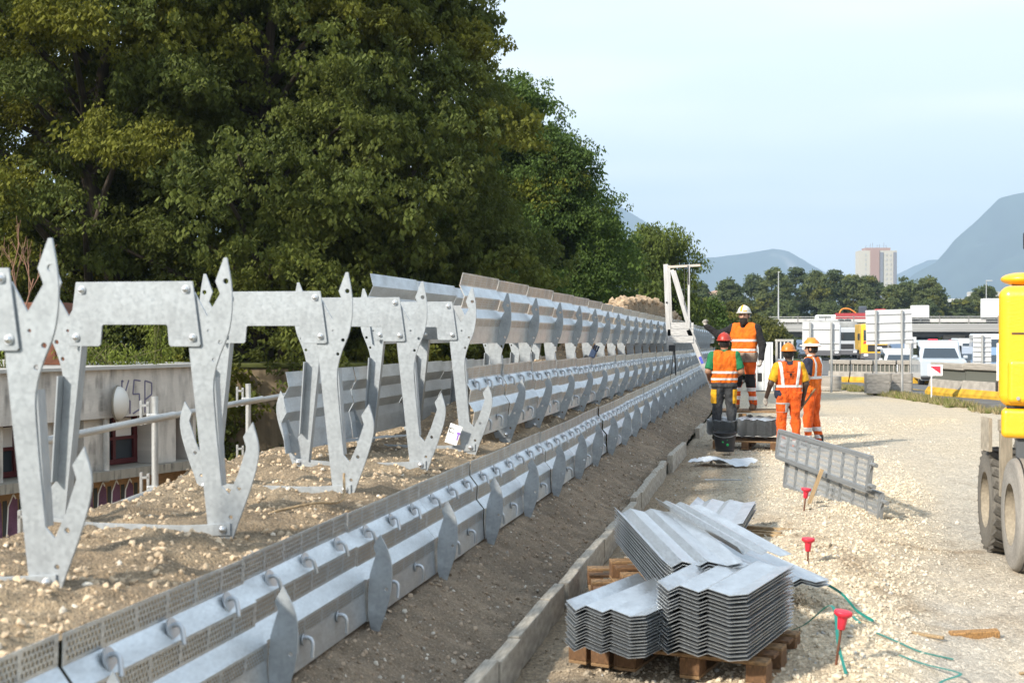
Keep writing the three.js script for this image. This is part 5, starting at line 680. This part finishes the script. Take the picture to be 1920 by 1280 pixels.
  // trousers
  const tr = (x, y2, z, g = 0) => { let d = sm(leg(x, y2, z, 'L', 0.012 + g), leg(x, y2, z, 'R', 0.012 + g), 0.03); d = sm(d, torso(x, y2, z, 0.004 + g), 0.06); return d + fold(x, y2, z, 1.5); };
  C('trousers', (x, y2, z) => Math.max(tr(x, y2, z), y2 - 1.04, 0.085 - y2), o.trousers, [-0.36, 0.04, -0.3], [0.36, 1.1, 0.3], 100);
  const slab = (a, b) => (x, y2, z) => Math.max(tr(x, y2, z, 0.005), a - y2, y2 - b);
  for (const [a, b, m] of o.legBands ?? []) C('leg_band', slab(a, b), m ?? REFL, [-0.36, a - 0.02, -0.3], [0.36, b + 0.02, 0.3], 70);
  for (const S of ['L', 'R']) { const an = J['an' + S], k = o.toe ?? 0.17; C('boot', (x, y2, z) => Math.max(sm(capd(x, y2, z, [an[0], 0.17, an[2]], [an[0], 0.06, an[2] - 0.01], 0.062, 0.058), capd(x, y2, z, [an[0], 0.045, an[2]], [an[0] * 1.15, 0.035, an[2] + k], 0.052, 0.043), 0.03), -y2 + 0.0, y2 - 0.2), o.boots, [an[0] - 0.12, -0.03, an[2] - 0.12], [an[0] + 0.14, 0.24, an[2] + 0.26], 50); }
  // shirt
  const sl = o.sleeve ?? 0.5, cuff = (x, y2, z, S) => { const sh = J['sh' + S], el = J['el' + S], L = Math.hypot(el[0] - sh[0], el[1] - sh[1], el[2] - sh[2]); return ((x - sh[0]) * (el[0] - sh[0]) + (y2 - sh[1]) * (el[1] - sh[1]) + (z - sh[2]) * (el[2] - sh[2])) / L - L * sl; };
  C('shirt', (x, y2, z) => { let d = torso(x, y2, z, 0.006); for (const S of ['L', 'R']) d = sm(d, sl > 1 ? arm(x, y2, z, S, 0.016) : Math.max(arm(x, y2, z, S, 0.02, 1), cuff(x, y2, z, S)), 0.035); d = sm(d, capd(x, y2, z, J.neck, [0, 1.5, 0], 0.07, 0.064), 0.03); return Math.max(d + fold(x, y2, z), (o.shirtHem ?? 0.86) - y2, y2 - 1.53); }, o.shirt, lo, hi, 110);
  // vest and its bands
  const hem = o.hem ?? 0.9, vest = (x, y2, z, g = 0) => { let d = sm(torso(x, y2, z, 0.026 + g), capd(x, y2, z, [-0.14 * w, 1.43, -0.01], [0.14 * w, 1.43, -0.01], 0.072 + g, 0.072 + g), 0.05); if (y2 < 1.0) d = Math.min(d, d * 0.4 - 0.0); return d + fold(x, y2, z, 1.4); }, cutv = (x, y2, z) => Math.max(hem - y2, y2 - 1.52, Math.abs(x) - 0.222 * w, -capd(x, y2, z, [0, 1.56, 0], [0, 1.46, 0.06], 0.085, 0.05));
  if (!o.noVest) { C('vest', (x, y2, z) => Math.max(vest(x, y2, z), cutv(x, y2, z)), o.vest ?? VEST, [-0.34, hem - 0.05, -0.3], [0.34, 1.58, 0.3], 104); }
  for (const [a, b] of o.bands ?? []) C('reflective_band', (x, y2, z) => Math.max(vest(x, y2, z, 0.006), a - y2, y2 - b, Math.abs(x) - 0.224 * w), REFL, [-0.34, a - 0.02, -0.3], [0.34, b + 0.02, 0.3], 90);
  for (const [xa, slant, a, b] of o.braces ?? []) C('reflective_band', (x, y2, z) => Math.max(vest(x, y2, z, 0.006), Math.abs(x - xa - slant * (y2 - 1.1)) - 0.026, a - y2, y2 - b), REFL, [-0.34, a - 0.02, -0.3], [0.34, b + 0.02, 0.3], 96);
  // helmet and hair
  const H = J.head, hl = (x, y2, z) => { const [hx, hz] = hp(x, z); let d = Math.max(elld(hx, y2, hz, [H[0], H[1] + 0.055, H[2] - 0.005], [0.116, 0.135, 0.142]), H[1] + 0.052 - y2); d = sm(d, capd(hx, y2, hz, [H[0], H[1] + 0.185, H[2] + 0.06], [H[0], H[1] + 0.185, H[2] - 0.06], 0.01, 0.01), 0.02); const br = Math.max(elld(hx, y2, hz, [H[0], H[1] + 0.058, H[2] + 0.012], [0.132, 0.06, 0.168]), Math.abs(y2 - H[1] - 0.058) - 0.009); return sm(d, br, 0.012); };
  const hm = P(o.helmet, 0.42, { clearcoat: 0.15, map: dirtyMap }), hb = [[H[0] - 0.2, H[1] + 0.02, H[2] - 0.22], [H[0] + 0.2, H[1] + 0.24, H[2] + 0.22]], he = C('helmet', hl, hm, ...hb, 84);
  C('hair', (x, y2, z) => { const [hx, hz] = hp(x, z); return Math.max(elld(hx, y2, hz, [H[0], H[1] + 0.02, H[2] - 0.012], [0.086, 0.125, 0.102]), H[1] - 0.06 - y2, (hz - H[2]) - 0.035 + (y2 - H[1]) * -0.2); }, cloth(o.hair ?? [0.015, 0.012, 0.01]), [H[0] - 0.14, H[1] - 0.1, H[2] - 0.16], [H[0] + 0.14, H[1] + 0.16, H[2] + 0.16], 56);
  const eye = (e) => { const c = Math.cos(-yaw), q = Math.sin(-yaw), a = e * 0.03, b = 0.088; return [H[0] + a * c - b * q, H[1] + 0.012, H[2] + a * q + b * c]; };
  for (const e of [-1, 1]) part('eye', new THREE.SphereGeometry(0.0105, 10, 8), M([0.06, 0.04, 0.03], 0.2), t, eye(e));
  if (o.beard) C('beard', (x, y2, z) => { const [hx, hz] = hp(x, z); return Math.max(sm(elld(hx, y2, hz, [H[0], H[1] - 0.075, H[2] + 0.045], [0.07, 0.075, 0.066]), elld(hx, y2, hz, [H[0], H[1] - 0.12, H[2] + 0.065], [0.045, 0.05, 0.04]), 0.03), y2 - H[1] + 0.012 + Math.abs(hx - H[0]) * -0.5, 0.0 - (hz - H[2]) + 0.0); }, cloth([0.02, 0.014, 0.011]), [H[0] - 0.16, H[1] - 0.2, H[2] - 0.14], [H[0] + 0.16, H[1] + 0.06, H[2] + 0.16], 60);
  o.extra?.({ t, C, tr, vest, J, hl, hb, hp, H, cutv });
  return t;
}
person('person in green shirt, orange vest and red helmet, back turned, at the bank', [-0.93, 0.08, 22.75], Math.PI + 0.12, { s: 1.04, skin: [0.28, 0.15, 0.09], helmet: [0.55, 0.035, 0.012], shirt: GREEN, trousers: CHAR, boots: BOOT, sleeve: 0.85, hem: 0.97, shirtHem: 0.90, headTurn: -0.1, bands: [[1.015, 1.05], [1.125, 1.165]],
  J: { elL: [0.275, 1.16, -0.05], elR: [-0.275, 1.16, -0.05], wrL: [0.24, 1.03, 0.18], wrR: [-0.2, 1.06, 0.18] }, hand: { L: { n: [-1, 0, 0] }, R: { n: [1, 0, 0] } },
  extra: ({ C, tr }) => { for (const s of [-1, 1]) C('trouser_pocket', (x, y, z) => Math.max(tr(x, y, z, 0.016), 0.62 - y, y - 0.86, 0.135 - s * x), s > 0 ? YEL : YEL, [-0.36, 0.6, -0.3], [0.36, 0.9, 0.3], 70); C('belt', (x, y, z) => Math.max(tr(x, y, z, 0.006), 0.885 - y, y - 0.91), BLK, [-0.36, 0.86, -0.3], [0.36, 0.93, 0.3], 64); } });
person('bearded person in white helmet and orange vest giving a thumbs up from the planks', [-0.60, 0.585, 23.4], -0.30, { s: 1.03, wide: 1.12, skin: [0.42, 0.24, 0.16], helmet: [0.74, 0.74, 0.70], beard: true, shirt: BLK, trousers: ORANGE, boots: BOOTTAN, sleeve: 2, hem: 0.98, headTurn: 0.12, bands: [[1.02, 1.06], [1.185, 1.225]], legBands: [[0.17, 0.235], [0.32, 0.385]],
  J: { elR: [-0.44, 1.30, 0.10], wrR: [-0.63, 1.46, 0.18], elL: [0.325, 1.14, 0.0], wrL: [0.325, 0.88, 0.07], anL: [0.16, 0.09, 0], anR: [-0.15, 0.09, 0] }, hand: { R: { glove: true, n: [0.5, 0, -0.85], dir: [-0.35, 0.75, 0.2], curl: 1.0, thumb: [0.05, 1, 0.05] }, L: { glove: true, n: [-1, 0, 0.2], curl: 0.6 } },
  extra: ({ t, C, tr, hl, hb, H }) => { C('waist_wrap', (x, y, z) => Math.max(tr(x, y, z, 0.02), 0.83 - y, y - 1.0), TAUPE, [-0.36, 0.8, -0.3], [0.36, 1.03, 0.3], 70); C('knee_patch', (x, y, z) => Math.max(tr(x, y, z, 0.007), 0.39 - y, y - 0.62, 0.02 - z), BLK, [-0.36, 0.36, -0.3], [0.36, 0.66, 0.3], 70); C('helmet_stripe', (x, y, z) => Math.max(hl(x, y, z) - 0.003, Math.abs(x - H[0] + 0.01) - 0.018, 0.08 + H[1] - y), YEL, ...hb, 84); C('helmet_badge', (x, y, z) => Math.max(hl(x, y, z) - 0.003, Math.abs(x - H[0] - 0.055) - 0.03, Math.abs(y - H[1] - 0.085) - 0.009, -z + H[2]), YEL, ...hb, 84); } });
person('person in orange work suit with crossed reflective straps and orange helmet, seen from behind', [0.17, -0.02, 21.9], Math.PI + 0.22, { s: 1.0, skin: [0.045, 0.026, 0.018], helmet: [0.88, 0.26, 0.01], shirt: YEL, vest: ORANGE, trousers: ORANGE, boots: DUSTBOOT, sleeve: 0.85, hem: 0.86, headTurn: -0.35, bands: [[1.075, 1.115]], braces: [[0.115, 0.12, 1.11, 1.5], [-0.115, -0.12, 1.11, 1.5]], legBands: [[0.13, 0.19]],
  J: { elL: [0.31, 1.14, -0.04], wrL: [0.36, 0.89, 0.1], elR: [-0.29, 1.13, 0.0], wrR: [-0.27, 0.87, 0.1] }, hand: { L: { n: [-1, 0, 0.2], glove: true, curl: 0.4 }, R: { n: [1, 0, 0], curl: 0.5 } },
  extra: ({ t, C, tr, vest, J }) => { C('side_patch', (x, y, z) => Math.max(vest(x, y, z, 0.008), 0.88 - y, y - 1.03, 0.10 - x + (y - 0.9) * 0.5), NAVY, [-0.36, 0.84, -0.3], [0.36, 1.06, 0.3], 80); C('pocket_trim', (x, y, z) => Math.max(tr(x, y, z, 0.008), Math.max(0.66 - y, y - 0.82, 0.0 - x + 0.0), -Math.max(Math.abs(y - 0.73) - 0.065, 0.075 - x)), M([0.3, 0.3, 0.3], 0.8), [-0.36, 0.62, -0.3], [0.36, 0.86, 0.3], 90); C('collar', (x, y, z) => Math.max(capd(x, y, z, [0, 1.44, -0.01], [0, 1.51, 0], 0.105, 0.075), 1.455 - y, y - 1.52), NAVY, [-0.16, 1.42, -0.16], [0.16, 1.56, 0.16], 50);
    part('back_print', join([bx(0.13, 0.010, 0.004, 0, 1.335, -0.158), bx(0.035, 0.045, 0.004, 0, 1.295, -0.158), bx(0.02, 0.02, 0.004, 0, 1.26, -0.158)]), BLK, t); } });
person('person in navy shirt and long orange vest, turned left, holding a tool handle', [0.58, -0.02, 22.9], -2.0, { s: 1.04, skin: [0.36, 0.2, 0.13], helmet: [0.9, 0.30, 0.012], shirt: NAVY, trousers: ORANGE, boots: BOOT, sleeve: 0.75, hem: 0.80, headTurn: 0.1, bands: [[1.14, 1.185]], braces: [[0.12, 0.02, 1.17, 1.5], [-0.12, -0.02, 1.17, 1.5]], legBands: [[0.14, 0.2], [0.26, 0.33]],
  J: { elL: [0.27, 1.14, -0.02], wrL: [0.2, 0.98, 0.19], elR: [-0.25, 1.13, 0.04], wrR: [-0.12, 1.0, 0.22], anL: [0.12, 0.09, 0.02], anR: [-0.12, 0.09, -0.08] }, hand: { L: { n: [-0.8, -0.2, 0.3], curl: 0.85 }, R: { n: [0.8, 0, 0], curl: 0.85 } },
  extra: ({ C, hl, hb, H }) => { C('helmet_band', (x, y, z) => Math.max(hl(x, y, z) - 0.005, Math.abs(y - H[1] - 0.078) - 0.02), white, ...hb, 80); C('neck_cloth', (x, y, z) => Math.max(capd(x, y, z, [0, 1.46, 0], [0, 1.54, 0.03], 0.08, 0.062), 1.45 - y, y - 1.56), white, [-0.13, 1.42, -0.13], [0.13, 1.6, 0.15], 44); } });
single('tool_handle', 'brown wooden shovel handle slanting between the two right workers', 'tool handle', bar(V(0.62, 1.0, -22.62), V(0.2, 0.42, -22.25), 0.019, 0.019, 10), wood);
renderer.render(scene, camera);
